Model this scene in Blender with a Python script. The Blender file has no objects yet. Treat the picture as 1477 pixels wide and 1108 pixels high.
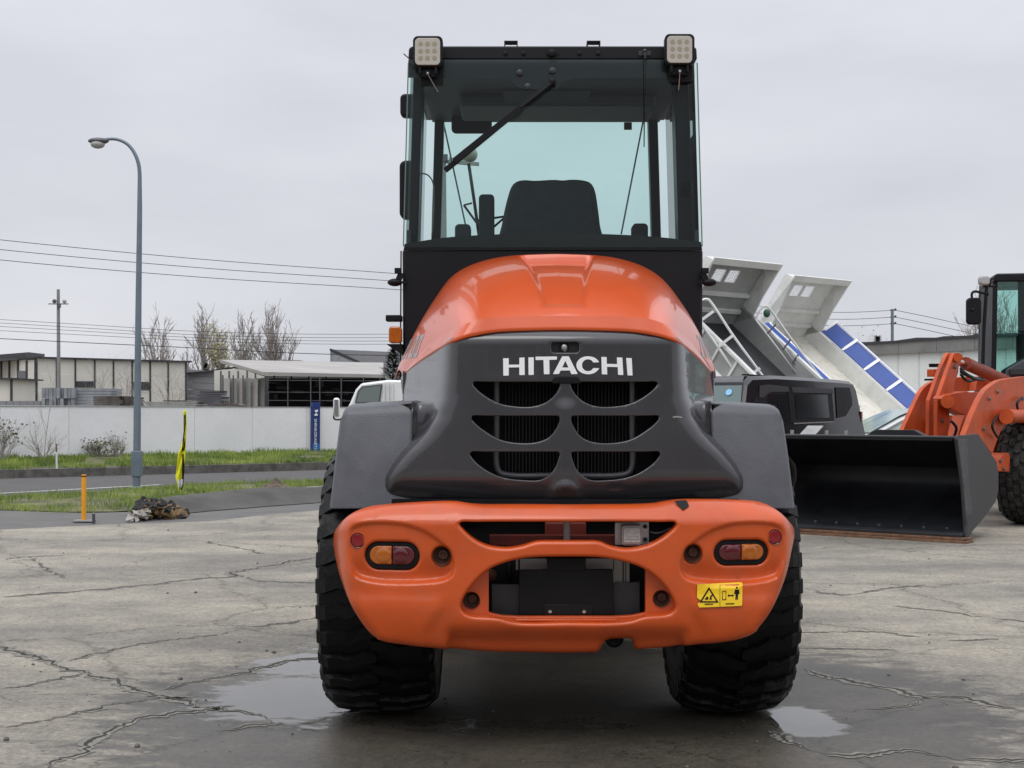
import bpy, math, random
import numpy as np
from mathutils import Vector, Matrix, noise
from mathutils.geometry import delaunay_2d_cdt
random.seed(7)
PI = math.pi
scene = bpy.context.scene
C = scene.collection

# ---------------------------------------------------------------- camera
H = 1.45; F = 2000.0; CX = 738.5; HZ = 590.0
cam_d = bpy.data.cameras.new('camera'); cam = bpy.data.objects.new('camera', cam_d); C.objects.link(cam)
cam.location = (0, 0, H); cam.rotation_euler = (PI/2, 0, 0)
cam_d.sensor_width = 36; cam_d.lens = F/1477*36; cam_d.shift_y = 36/1477
cam_d.clip_start = 0.1; cam_d.clip_end = 3000
scene.camera = cam
# ---------------------------------------------------------------- exposure
scene.view_settings.view_transform = 'Standard'; scene.view_settings.look = 'None'
scene.view_settings.exposure = 0.0; scene.view_settings.gamma = 1.0; scene.view_settings.use_curve_mapping = False
# ---------------------------------------------------------------- world: overcast
SUN_EL = math.radians(60); SUN_ROT = math.radians(200)
wd = bpy.data.worlds.new('World'); scene.world = wd; wd.use_nodes = True
nt = wd.node_tree; nt.nodes.clear()
def N(nt, t, **k):
    n = nt.nodes.new(t)
    for a, b in k.items(): setattr(n, a, b)
    return n
L = nt.links.new
out = N(nt, 'ShaderNodeOutputWorld'); bg1 = N(nt, 'ShaderNodeBackground'); bg2 = N(nt, 'ShaderNodeBackground'); add = N(nt, 'ShaderNodeAddShader')
sky = N(nt, 'ShaderNodeTexSky', sky_type='NISHITA'); sky.sun_disc = False; sky.sun_elevation = SUN_EL; sky.sun_rotation = SUN_ROT
sky.air_density = 1.0; sky.dust_density = 4.0; sky.altitude = 50
bg1.inputs['Strength'].default_value = 0.008
tc = N(nt, 'ShaderNodeTexCoord'); mp = N(nt, 'ShaderNodeMapping'); mp.inputs['Scale'].default_value = (1.0, 1.0, 3.5)
nz = N(nt, 'ShaderNodeTexNoise'); nz.inputs['Scale'].default_value = 2.6; nz.inputs['Detail'].default_value = 6; nz.inputs['Roughness'].default_value = .5
L(tc.outputs['Generated'], mp.inputs['Vector']); L(mp.outputs[0], nz.inputs['Vector'])
cr = N(nt, 'ShaderNodeValToRGB'); cr.color_ramp.elements[0].position = .3; cr.color_ramp.elements[1].position = .7
cr.color_ramp.elements[0].color = (.56, .575, .625, 1); cr.color_ramp.elements[1].color = (.71, .72, .77, 1)
L(nz.outputs['Fac'], cr.inputs['Fac'])
sx = N(nt, 'ShaderNodeSeparateXYZ'); L(tc.outputs['Generated'], sx.inputs[0])
mr = N(nt, 'ShaderNodeMapRange'); mr.interpolation_type = 'SMOOTHSTEP'; mr.inputs['From Min'].default_value = 0.15; mr.inputs['From Max'].default_value = .95; mr.inputs['To Min'].default_value = 1.03; mr.inputs['To Max'].default_value = 2.3
L(sx.outputs['Z'], mr.inputs['Value']); L(cr.outputs[0], bg2.inputs['Color']); L(mr.outputs[0], bg2.inputs['Strength'])
L(sky.outputs[0], bg1.inputs['Color']); L(bg1.outputs[0], add.inputs[0]); L(bg2.outputs[0], add.inputs[1]); L(add.outputs[0], out.inputs[0])
# ---------------------------------------------------------------- sun (overcast)
sd = bpy.data.lights.new('sun', 'SUN'); sun = bpy.data.objects.new('sun', sd); C.objects.link(sun)
sd.energy = 0.9; sd.angle = math.radians(32); sd.color = (1, .97, .93)
sdir = Vector((math.sin(SUN_ROT)*math.cos(SUN_EL), math.cos(SUN_ROT)*math.cos(SUN_EL), math.sin(SUN_EL)))
sun.rotation_euler = (-sdir).to_track_quat('-Z', 'Y').to_euler(); sun.location = (0, -5, 20)

# ---------------------------------------------------------------- projection helpers
def W(px, py, Y): return Vector(((px-CX)/F*Y, Y, H-(py-HZ)/F*Y))
def G(px, py, z=0.0):
    Y = (H-z)*F/(py-HZ); return Vector(((px-CX)/F*Y, Y, z))
def onplane(px, py, P0, n):
    d = Vector(((px-CX)/F, 1, -(py-HZ)/F)); o = Vector((0, 0, H))
    return o + d*((Vector(P0)-o).dot(n)/d.dot(n))

# ---------------------------------------------------------------- materials
def mat(name, col, rough=.5, metal=0, var=.0, vscale=6, bump=0, bscale=60, coat=0, spec=.5, col2=None, det=4, dust=0, dustcol=(.3,.28,.25)):
    m = bpy.data.materials.new(name); m.use_nodes = True; nt = m.node_tree; b = nt.nodes['Principled BSDF']
    b.inputs['Base Color'].default_value = (*col, 1); b.inputs['Roughness'].default_value = rough; b.inputs['Metallic'].default_value = metal
    b.inputs['Coat Weight'].default_value = coat; b.inputs['Coat Roughness'].default_value = .04; b.inputs['Specular IOR Level'].default_value = spec
    tc = N(nt, 'ShaderNodeTexCoord')
    L = nt.links.new
    src = None
    if var > 0 or col2:
        nz = N(nt, 'ShaderNodeTexNoise'); nz.inputs['Scale'].default_value = vscale; nz.inputs['Detail'].default_value = det; nz.inputs['Roughness'].default_value = .62
        L(tc.outputs['Object'], nz.inputs['Vector'])
        cr = N(nt, 'ShaderNodeValToRGB'); cr.color_ramp.elements[0].position = .33; cr.color_ramp.elements[1].position = .67
        c2 = col2 or col
        cr.color_ramp.elements[0].color = (*[c*(1-var) for c in col], 1); cr.color_ramp.elements[1].color = (*[min(1, c*(1+var)) for c in c2], 1)
        L(nz.outputs['Fac'], cr.inputs['Fac']); L(cr.outputs[0], b.inputs['Base Color']); src = cr.outputs[0]
        r = N(nt, 'ShaderNodeMapRange'); r.inputs['To Min'].default_value = max(0, rough-.08); r.inputs['To Max'].default_value = min(1, rough+.1)
        L(nz.outputs['Fac'], r.inputs['Value']); L(r.outputs[0], b.inputs['Roughness'])
    if dust > 0:
        nd = N(nt, 'ShaderNodeTexNoise'); nd.inputs['Scale'].default_value = 9; nd.inputs['Detail'].default_value = 8; nd.inputs['Roughness'].default_value = .75
        L(tc.outputs['Object'], nd.inputs['Vector'])
        rr = N(nt, 'ShaderNodeMapRange'); rr.inputs['From Min'].default_value = .5; rr.inputs['From Max'].default_value = .8; rr.inputs['To Max'].default_value = dust
        L(nd.outputs['Fac'], rr.inputs['Value'])
        mx = N(nt, 'ShaderNodeMix', data_type='RGBA'); L(rr.outputs[0], mx.inputs[0])
        if src: L(src, mx.inputs[6])
        else: mx.inputs[6].default_value = (*col, 1)
        mx.inputs[7].default_value = (*dustcol, 1); L(mx.outputs[2], b.inputs['Base Color'])
    if bump > 0:
        nb = N(nt, 'ShaderNodeTexNoise'); nb.inputs['Scale'].default_value = bscale; nb.inputs['Detail'].default_value = 3
        L(tc.outputs['Object'], nb.inputs['Vector'])
        bp = N(nt, 'ShaderNodeBump'); bp.inputs['Strength'].default_value = bump; bp.inputs['Distance'].default_value = .01
        L(nb.outputs['Fac'], bp.inputs['Height']); L(bp.outputs[0], b.inputs['Normal'])
    return m
def glassmat(name, tint, refl=.9, rough=.0, ior=1.5, extra=0.0):
    m = bpy.data.materials.new(name); m.use_nodes = True; nt = m.node_tree; nt.nodes.clear(); L = nt.links.new
    o = N(nt, 'ShaderNodeOutputMaterial'); t = N(nt, 'ShaderNodeBsdfTransparent'); g = N(nt, 'ShaderNodeBsdfGlossy'); mx = N(nt, 'ShaderNodeMixShader')
    t.inputs['Color'].default_value = (*tint, 1); g.inputs['Roughness'].default_value = rough; g.inputs['Color'].default_value = (refl, refl, refl, 1)
    fr = N(nt, 'ShaderNodeFresnel'); fr.inputs['IOR'].default_value = ior
    ad = N(nt, 'ShaderNodeMath', operation='ADD'); ad.inputs[1].default_value = extra; L(fr.outputs[0], ad.inputs[0])
    L(ad.outputs[0], mx.inputs[0]); L(t.outputs[0], mx.inputs[1]); L(g.outputs[0], mx.inputs[2]); L(mx.outputs[0], o.inputs[0])
    return m
def emis(name, col, s=1):
    m = mat(name, (0, 0, 0)); b = m.node_tree.nodes['Principled BSDF']; b.inputs['Emission Color'].default_value = (*col, 1); b.inputs['Emission Strength'].default_value = s; return m

M = {}
M['orange'] = mat('orange_paint', (.64, .082, .006), .30, coat=.5, var=.05, vscale=2, bump=.03, bscale=9)
M['orange2'] = mat('orange_paint_old', (.47, .068, .010), .5, coat=.05, spec=.35, var=.2, vscale=4, dust=.08, dustcol=(.2, .10, .05))
M['orange_in'] = mat('darkened_orange', (.14, .016, .008), .6, var=.2)  # darker orange for the parts inside the bumper slot
M['bumperp'] = mat('bumper_orange', (.56, .076, .006), .36, coat=.35, var=.10, vscale=4, bump=.05, bscale=22, dust=.22, dustcol=(.30, .16, .10))
M['fin'] = mat('radiator_fin', (.022, .022, .024), .5, spec=.3)
M['grey'] = mat('dark_grey_paint', (.040, .0395, .044), .24, coat=.55, var=.08, vscale=3, bump=.03, bscale=8)
M['fender'] = mat('grey_mudguard', (.078, .080, .094), .42, var=.09, vscale=5, bump=.14, bscale=130, det=9, col2=(.095, .098, .11))
M['black'] = mat('black_plastic', (.006, .006, .0075), .5, var=.2, spec=.22)
M['blackgloss'] = mat('black_gloss', (.004, .004, .005), .15, spec=.35)
M['cabblack'] = mat('cab_black_paint', (.0075, .0075, .0095), .42, var=.15, vscale=3, spec=.25)
M['steelblk'] = mat('black_steel', (.026, .028, .032), .45, var=.2, vscale=3, dust=.3, dustcol=(.06, .055, .05))
M['bucket'] = mat('bucket_black_paint', (.016, .017, .020), .42, var=.3, vscale=3, bump=.15, bscale=6, dust=.35, dustcol=(.04, .04, .042), spec=.35)
M['rubber'] = mat('tyre_rubber', (.0035, .0035, .004), .42, spec=.22, var=.3, vscale=12, bump=.3, bscale=50, dust=.3, dustcol=(.009, .009, .0085))
M['rubber2'] = mat('tyre_rubber_dusty', (.022, .021, .02), .8, var=.3, vscale=12, bump=.3, bscale=50, dust=.9, dustcol=(.12, .115, .1))
M['chrome'] = mat('chrome', (.8, .8, .8), .12, metal=1)
M['silver'] = mat('silver_metal', (.42, .42, .42), .38, metal=.8, var=.15)
M['alu'] = mat('grey_aluminium', (.30, .30, .29), .5, metal=.3, var=.15)
M['tubegrey'] = mat('grey_tube', (.10, .10, .11), .35, metal=.3)
M['white'] = mat('white_print', (.88, .88, .88), .4)
M['whitep'] = mat('white_paint_worn', (.66, .67, .66), .45, var=.08, vscale=2, dust=.3, dustcol=(.4, .38, .34))
M['whitecar'] = mat('white_car_paint', (.75, .76, .76), .25, coat=.6)
M['amber'] = mat('amber_lens', (.40, .10, .003), .15, coat=.5, var=.15, vscale=30)
M['red'] = mat('red_lens', (.085, .002, .007), .15, coat=.5, var=.1, vscale=30)
M['redrefl'] = mat('red_reflector', (.22, .004, .008), .2, coat=.4)
M['rust'] = mat('dark_rust', (.10, .035, .02), .7, var=.4, vscale=30)
M['lens'] = mat('lamp_lens', (.42, .40, .34), .25, coat=.8, bump=.2, bscale=70)
M['led'] = mat('led_chip', (.30, .27, .19), .4)
M['clear'] = mat('clear_lens', (.38, .38, .37), .18, coat=1, bump=.6, bscale=120)
M['yellow'] = mat('yellow_label', (.85, .55, .01), .4)
M['seat'] = mat('seat_fabric', (.050, .056, .062), .85, var=.15, vscale=20, bump=.1)
M['interior'] = mat('cab_interior', (.055, .062, .070), .6, var=.1)
M['ceil'] = mat('ceiling_panel', (.10, .115, .12), .7)
M['glass'] = glassmat('cab_glass', (.80, .94, .915), .50, 0, 1.5, .0)
M['glassd'] = glassmat('dark_glass', (.10, .115, .115), .8)
M['glasswin'] = glassmat('windscreen_glass', (.50, .60, .57), .9)
M['pole'] = mat('galvanised_pole', (.16, .20, .24), .45, metal=.3, var=.1, vscale=3)
M['concpole'] = mat('concrete_pole', (.23, .24, .23), .8, var=.1)
M['wire'] = mat('wire', (.03, .03, .035), .6)
M['wood'] = mat('plank_wood', (.17, .088, .048), .75, var=.4, vscale=12)
M['blue'] = mat('blue_paint', (.035, .085, .33), .5, var=.12, vscale=4)
M['signblue'] = mat('blue_sign', (.006, .03, .16), .4)
M['bark'] = mat('bark', (.17, .15, .13), .9, var=.3, vscale=8)
M['twig'] = mat('twigs', (.33, .305, .28), .9, var=.2, vscale=3)
M['bud'] = mat('spring_leaves', (.33, .31, .14), .8, var=.25, vscale=3)
M['needle'] = mat('needles', (.018, .035, .018), .8, var=.4, vscale=3)
M['shrubleaf'] = mat('shrub_leaves', (.10, .105, .05), .8, var=.3, vscale=5)
M['grass'] = mat('grass_blades', (.11, .21, .022), .7, var=.4, vscale=1.2, col2=(.23, .29, .06))
M['yellowflag'] = mat('yellow_cloth', (.78, .76, .02), .6, var=.1)
M['postorange'] = mat('yellow_orange_post', (.80, .33, .015), .5, var=.06)

# ---------------------------------------------------------------- mesh builder
class MB:
    def __init__(s): s.v = []; s.f = []
    def add(s, v, f):
        n = len(s.v); s.v += [Vector(p) for p in v]; s.f += [tuple(i+n for i in q) for q in f]; return s
    def box(s, a, b):
        x0, y0, z0 = a; x1, y1, z1 = b
        return s.add([(x0,y0,z0),(x1,y0,z0),(x1,y1,z0),(x0,y1,z0),(x0,y0,z1),(x1,y0,z1),(x1,y1,z1),(x0,y1,z1)],
              [(0,3,2,1),(4,5,6,7),(0,1,5,4),(1,2,6,5),(2,3,7,6),(3,0,4,7)])
    def obox(s, c, ax, ay, az):     # centre and three half vectors
        c = Vector(c); ax = Vector(ax); ay = Vector(ay); az = Vector(az); v = []
        for k in (-1, 1):
            for (i, j) in ((-1,-1),(1,-1),(1,1),(-1,1)): v.append(c+ax*i+ay*j+az*k)
        return s.add(v, [(0,3,2,1),(4,5,6,7),(0,1,5,4),(1,2,6,5),(2,3,7,6),(3,0,4,7)])
    def beam(s, p, q, w, h, up=(0,0,1)):
        p = Vector(p); q = Vector(q); d = (q-p); up = Vector(up); side = d.cross(up).normalized(); u2 = side.cross(d).normalized()
        return s.obox((p+q)/2, d/2, side*w/2, u2*h/2)
    def prism(s, pts, vec):          # polygon (3D, ordered) extruded
        vec = Vector(vec); n = len(pts); v = [Vector(p) for p in pts]+[Vector(p)+vec for p in pts]
        f = [tuple(range(n)), tuple(range(2*n-1, n-1, -1))]+[(i, n+i, n+(i+1) % n, (i+1) % n) for i in range(n)]
        return s.add(v, f)
    def quad(s, a, b, c, d): return s.add([a, b, c, d], [(0,1,2,3)])
    def tube(s, pts, r, n=8, r2=None, cap=True):
        pts = [Vector(p) for p in pts]; m = len(pts); v = []; f = []; up = None
        for i in range(m):
            d = (pts[min(i+1, m-1)]-pts[max(i-1, 0)]).normalized()
            if up is None: up = d.orthogonal().normalized()
            else:
                up = up - d*up.dot(d)
                up = up.normalized() if up.length > 1e-6 else d.orthogonal().normalized()
            sd = d.cross(up); rr = r if r2 is None else r+(r2-r)*i/(m-1)
            for k in range(n):
                a = 2*PI*k/n; v.append(pts[i]+up*math.cos(a)*rr+sd*math.sin(a)*rr)
        for i in range(m-1):
            for k in range(n): f.append((i*n+k, i*n+(k+1) % n, (i+1)*n+(k+1) % n, (i+1)*n+k))
        if cap: f.append(tuple(range(n-1, -1, -1))); f.append(tuple((m-1)*n+k for k in range(n)))
        return s.add(v, f)
    def lathe(s, c, axis, prof, n=24):    # prof: (radius, offset along axis)
        c = Vector(c); ax = Vector(axis).normalized(); u = ax.orthogonal().normalized(); w = ax.cross(u); v = []; f = []
        for (r, t) in prof:
            for k in range(n):
                a = 2*PI*k/n; v.append(c+ax*t+(u*math.cos(a)+w*math.sin(a))*max(r, 1e-5))
        for i in range(len(prof)-1):
            for k in range(n): f.append((i*n+k, i*n+(k+1) % n, (i+1)*n+(k+1) % n, (i+1)*n+k))
        return s.add(v, f)
    def ball(s, c, r, n=12, m=8, sc=(1,1,1)):
        prof = [(math.sin(PI*i/m), -math.cos(PI*i/m)) for i in range(m+1)]
        k = len(s.v); s.lathe((0,0,0), (0,0,1), prof, n); c = Vector(c)
        for i in range(k, len(s.v)):
            p = s.v[i]; s.v[i] = Vector((p.x*r*sc[0], p.y*r*sc[1], p.z*r*sc[2]))+c
        return s
    def build(s, name, m, parent=None, smooth=None, bevel=0, seg=2, loc=None):
        me = bpy.data.meshes.new(name); o0 = Vector(loc) if loc is not None else (parent['_o'] if parent is not None else Vector((0,0,0)))
        o0 = Vector(o0)
        me.from_pydata([p-o0 for p in s.v], [], s.f); me.update()
        me.materials.append(m if not isinstance(m, str) else M[m])
        o = bpy.data.objects.new(name, me); C.objects.link(o)
        if parent is not None: o.parent = parent; o['_o'] = list(o0)
        else: o.location = o0; o['_o'] = list(o0)
        if smooth is not None:
            me.shade_smooth()
            if smooth < 180: me.set_sharp_from_angle(angle=math.radians(smooth))
        if bevel:
            bm = o.modifiers.new('bevel', 'BEVEL'); bm.width = bevel; bm.segments = seg; bm.limit_method = 'ANGLE'; bm.angle_limit = math.radians(35)
            if smooth is None: me.shade_smooth(); me.set_sharp_from_angle(angle=math.radians(50))
        return o
def child_of(o, name, mb, m, **k): return mb.build(name, m, o, **k)
def thing(name, label, cat, loc, group=None):
    o = bpy.data.objects.new(name, None); C.objects.link(o); o.location = loc; o['_o'] = list(loc); o.empty_display_size = .3
    o['label'] = label; o['category'] = cat
    if group: o['group'] = group
    return o
def tag(o, label=None, cat=None, group=None, kind=None):
    if label: o['label'] = label
    if cat: o['category'] = cat
    if group: o['group'] = group
    if kind: o['kind'] = kind
    return o
def copy_tree(o, parent=None):
    c = o.copy(); C.objects.link(c)
    if parent is not None: c.parent = parent
    for ch in list(o.children): copy_tree(ch, c)
    return c

# ---------------------------------------------------------------- curves and plates
def catmull(P, n=6, closed=False):
    P = [np.array(p, float) for p in P]; m = len(P); out = []
    rng = range(m) if closed else range(m-1)
    for i in rng:
        if closed: p0, p1, p2, p3 = P[(i-1) % m], P[i], P[(i+1) % m], P[(i+2) % m]
        else: p0, p1, p2, p3 = P[max(i-1, 0)], P[i], P[i+1], P[min(i+2, m-1)]
        d = np.linalg.norm
        t0 = 0; t1 = t0+max(d(p1-p0), 1e-6)**.5; t2 = t1+max(d(p2-p1), 1e-6)**.5; t3 = t2+max(d(p3-p2), 1e-6)**.5
        for k in range(n):
            t = t1+(t2-t1)*k/n
            A1 = (t1-t)/(t1-t0)*p0+(t-t0)/(t1-t0)*p1; A2 = (t2-t)/(t2-t1)*p1+(t-t1)/(t2-t1)*p2; A3 = (t3-t)/(t3-t2)*p2+(t-t2)/(t3-t2)*p3
            B1 = (t2-t)/(t2-t0)*A1+(t-t0)/(t2-t0)*A2; B2 = (t3-t)/(t3-t1)*A2+(t-t1)/(t3-t1)*A3
            out.append((t2-t)/(t2-t1)*B1+(t-t1)/(t2-t1)*B2)
    if not closed: out.append(P[-1])
    return np.array(out)
def resample(P, h, closed=True):
    P = np.asarray(P, float)
    if closed: P = np.vstack([P, P[:1]])
    s = np.concatenate([[0], np.cumsum(np.linalg.norm(np.diff(P, axis=0), axis=1))]); n = max(3, int(round(s[-1]/h)))
    t = np.linspace(0, s[-1], n+1)
    Q = np.stack([np.interp(t, s, P[:, i]) for i in range(P.shape[1])], 1)
    return Q[:-1] if closed else Q
def inside(p, poly):
    x, y = p[:, 0], p[:, 1]; r = np.zeros(len(p), bool); j = len(poly)-1
    for i in range(len(poly)):
        xi, yi = poly[i]; xj, yj = poly[j]
        c = ((yi > y) != (yj > y)) & (x < (xj-xi)*(y-yi)/(yj-yi+1e-15)+xi); r ^= c; j = i
    return r
def dist_loop(p, poly):
    a = np.asarray(poly); b = np.roll(a, -1, axis=0); out = np.full(len(p), 1e9)
    ab = b-a; L2 = (ab**2).sum(1)+1e-18
    for s in range(0, len(p), 2000):
        q = p[s:s+2000]; ap = q[:, None, :]-a[None]; t = np.clip((ap*ab[None]).sum(2)/L2[None], 0, 1)
        d = ap-t[:, :, None]*ab[None]; out[s:s+2000] = np.sqrt((d**2).sum(2)).min(1)
    return out
def unproj(px, py, D, xc):       # pixel -> local (x, z) on the surface Y = D(x, z)
    Y = 6.0
    for _ in range(60):
        x = (px-CX)/F*Y-xc; z = H-(py-HZ)/F*Y
        Y = .5*Y+.5*float(D(np.array([x]), np.array([z]))[0])
    return (x, z)
def sm(t): t = np.clip(t, 0, 1); return t*t*(3-2*t)
def quarter(d, r):      # rounding depth for distance d from the edge, radius r
    t = np.clip((r-d)/r, 0, 1); return r*(1-np.sqrt(np.maximum(0, 1-t*t)))
def plate(outline, holes, D, xc, h=.02, g=.03, ro=0, rh=0, flange=.02, hflange=None, extra=None, off=0.0):
    """front plate whose points are (x,z); returns an MB in world coordinates"""
    loops = [resample(outline, h)]+[resample(q, min(h, .014)) for q in holes]
    pts = [l for l in loops]; rings = []
    rmax = max(ro if not callable(ro) else .06, 0)
    allp = loops
    def inward(loop, d, isouter):
        a = np.roll(loop, 1, 0); b = np.roll(loop, -1, 0); t = b-a; t /= np.linalg.norm(t, axis=1)[:, None]+1e-12
        nrm = np.stack([-t[:, 1], t[:, 0]], 1); q = loop+nrm*d
        return q, loop-nrm*d
    for li, lp in enumerate(loops):
        rr = rmax if li == 0 else rh
        if rr > 0:
            for k in (.08, .25, .5, .8, 1.05):
                for q in inward(lp, rr*k, li == 0):
                    keep = inside(q, loops[0])
                    for hl in loops[1:]: keep &= ~inside(q, hl)
                    dm = np.min([dist_loop(q, l2) for l2 in loops], axis=0)
                    keep &= dm > rr*k*.93
                    rings.append(q[keep])
    lo = loops[0].min(0); hi = loops[0].max(0)
    gx, gz = np.meshgrid(np.arange(lo[0]+g*.37, hi[0], g), np.arange(lo[1]+g*.41, hi[1], g*.87)); gx = gx + (np.arange(gx.shape[0]) % 2)[:, None]*g*.5
    gp = np.stack([gx.ravel(), gz.ravel()], 1)
    keep = inside(gp, loops[0])
    for hl in loops[1:]: keep &= ~inside(gp, hl)
    gp = gp[keep]
    if len(gp):
        dm = dist_loop(gp, loops[0]); keep = dm > max(rmax*1.1, g*.45)
        for hl in loops[1:]: keep &= dist_loop(gp, hl) > max(rh*1.1, g*.45)
        gp = gp[keep]
    verts = []; edges = []
    for l in loops:
        n0 = len(verts); verts += [tuple(p) for p in l]; edges += [(n0+i, n0+(i+1) % len(l)) for i in range(len(l))]
    for r in rings+[gp]: verts += [tuple(p) for p in r]
    if extra is not None: verts += [tuple(p) for p in extra]
    ov, oe, of, _, _, _ = delaunay_2d_cdt([Vector(v) for v in verts], edges, [], 0, 1e-6)
    P = np.array([[v.x, v.y] for v in ov]); Fc = np.array([tuple(f) for f in of])
    cen = P[Fc].mean(1); keep = inside(cen, loops[0])
    for hl in loops[1:]: keep &= ~inside(cen, hl)
    Fc = Fc[keep]
    Y = D(P[:, 0], P[:, 1])+off
    if rmax > 0:
        d0 = dist_loop(P, loops[0]); rr = ro(P[:, 0], P[:, 1]) if callable(ro) else np.full(len(P), ro)
        Y = Y+quarter(d0, rr)
    if rh > 0:
        for hl in loops[1:]: Y = Y+quarter(dist_loop(P, hl), rh)
    V = [Vector((P[i, 0]+xc, Y[i], P[i, 1])) for i in range(len(P))]
    faces = []
    for t in Fc:
        a, b, c = [P[i] for i in t]; cr = (b[0]-a[0])*(c[1]-a[1])-(b[1]-a[1])*(c[0]-a[0])
        faces.append(tuple(t) if cr > 0 else (t[0], t[2], t[1]))
    # flange
    if flange:
        cnt = {}
        for f in faces:
            for k in range(3):
                e = (f[k], f[(k+1) % 3]); cnt[e] = 1
        bd = [e for e in cnt if (e[1], e[0]) not in cnt]; mp = {}
        def ext(i):
            if i not in mp:
                mp[i] = len(V); V.append(V[i]+Vector((0, flange, 0)))
            return mp[i]
        for (a, b) in bd: faces.append((b, a, ext(a), ext(b)))
    mb = MB(); used = sorted({i for f in faces for i in f}); ren = {j: i for i, j in enumerate(used)}
    mb.v = [V[i] for i in used]; mb.f = [tuple(ren[i] for i in f) for f in faces]
    return mb
def circ(x, z, r, n=28, sx=1, sz=1): return np.array([(x+r*sx*math.cos(2*PI*i/n), z+r*sz*math.sin(2*PI*i/n)) for i in range(n)])
def rrect(x0, z0, x1, z1, r, n=6):
    out = []
    for (cx, cz, a0) in ((x1-r, z1-r, 0), (x0+r, z1-r, 90), (x0+r, z0+r, 180), (x1-r, z0+r, 270)):
        for i in range(n+1):
            a = math.radians(a0+90*i/n); out.append((cx+r*math.cos(a), cz+r*math.sin(a)))
    return np.array(out)
def rr_prism(mb, x0, z0, x1, z1, r, y0, y1, xc=0):
    p = rrect(x0, z0, x1, z1, r); return mb.prism([(a+xc, y0, b) for a, b in p], (0, y1-y0, 0))
# ================================================================ GROUND
def line_ext(P, d0, d1):       # extend a ground polyline at both ends
    P = [Vector(p) for p in P]; a = (P[0]-P[1]).normalized(); b = (P[-1]-P[-2]).normalized()
    return [P[0]+a*d0]+P+[P[-1]+b*d1]
def sheet(name, pts, z, m, sub=None):
    b = MB(); b.add([(p[0], p[1], z) for p in pts], [tuple(range(len(pts)))]); o = b.build(name, m); tag(o, kind='structure'); return o
def strip(name, A, B, za, zb, m, n=40, rows=6, fz=None, kind='structure', cap=None):
    A = resample(np.array([(p[0], p[1]) for p in A]), 0, False) if False else A
    def rs(P):
        P = np.array([(p[0], p[1]) for p in P], float); s = np.concatenate([[0], np.cumsum(np.linalg.norm(np.diff(P, axis=0), axis=1))]); t = np.linspace(0, s[-1], n+1)
        return np.stack([np.interp(t, s, P[:, 0]), np.interp(t, s, P[:, 1])], 1)
    a, b_ = rs(A), rs(B); V = []; F_ = []
    for i in range(n+1):
        for j in range(rows+1):
            t = j/rows; p = a[i]*(1-t)+b_[i]*t; z = za*(1-t)+zb*t
            if fz: z += fz(p[0], p[1], t)
            V.append((p[0], p[1], z))
    for i in range(n):
        for j in range(rows): F_.append((i*(rows+1)+j, (i+1)*(rows+1)+j, (i+1)*(rows+1)+j+1, i*(rows+1)+j+1))
    b = MB(); b.add(V, F_); o = b.build(name, m, smooth=60); tag(o, kind=kind); return o, a, b_
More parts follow.
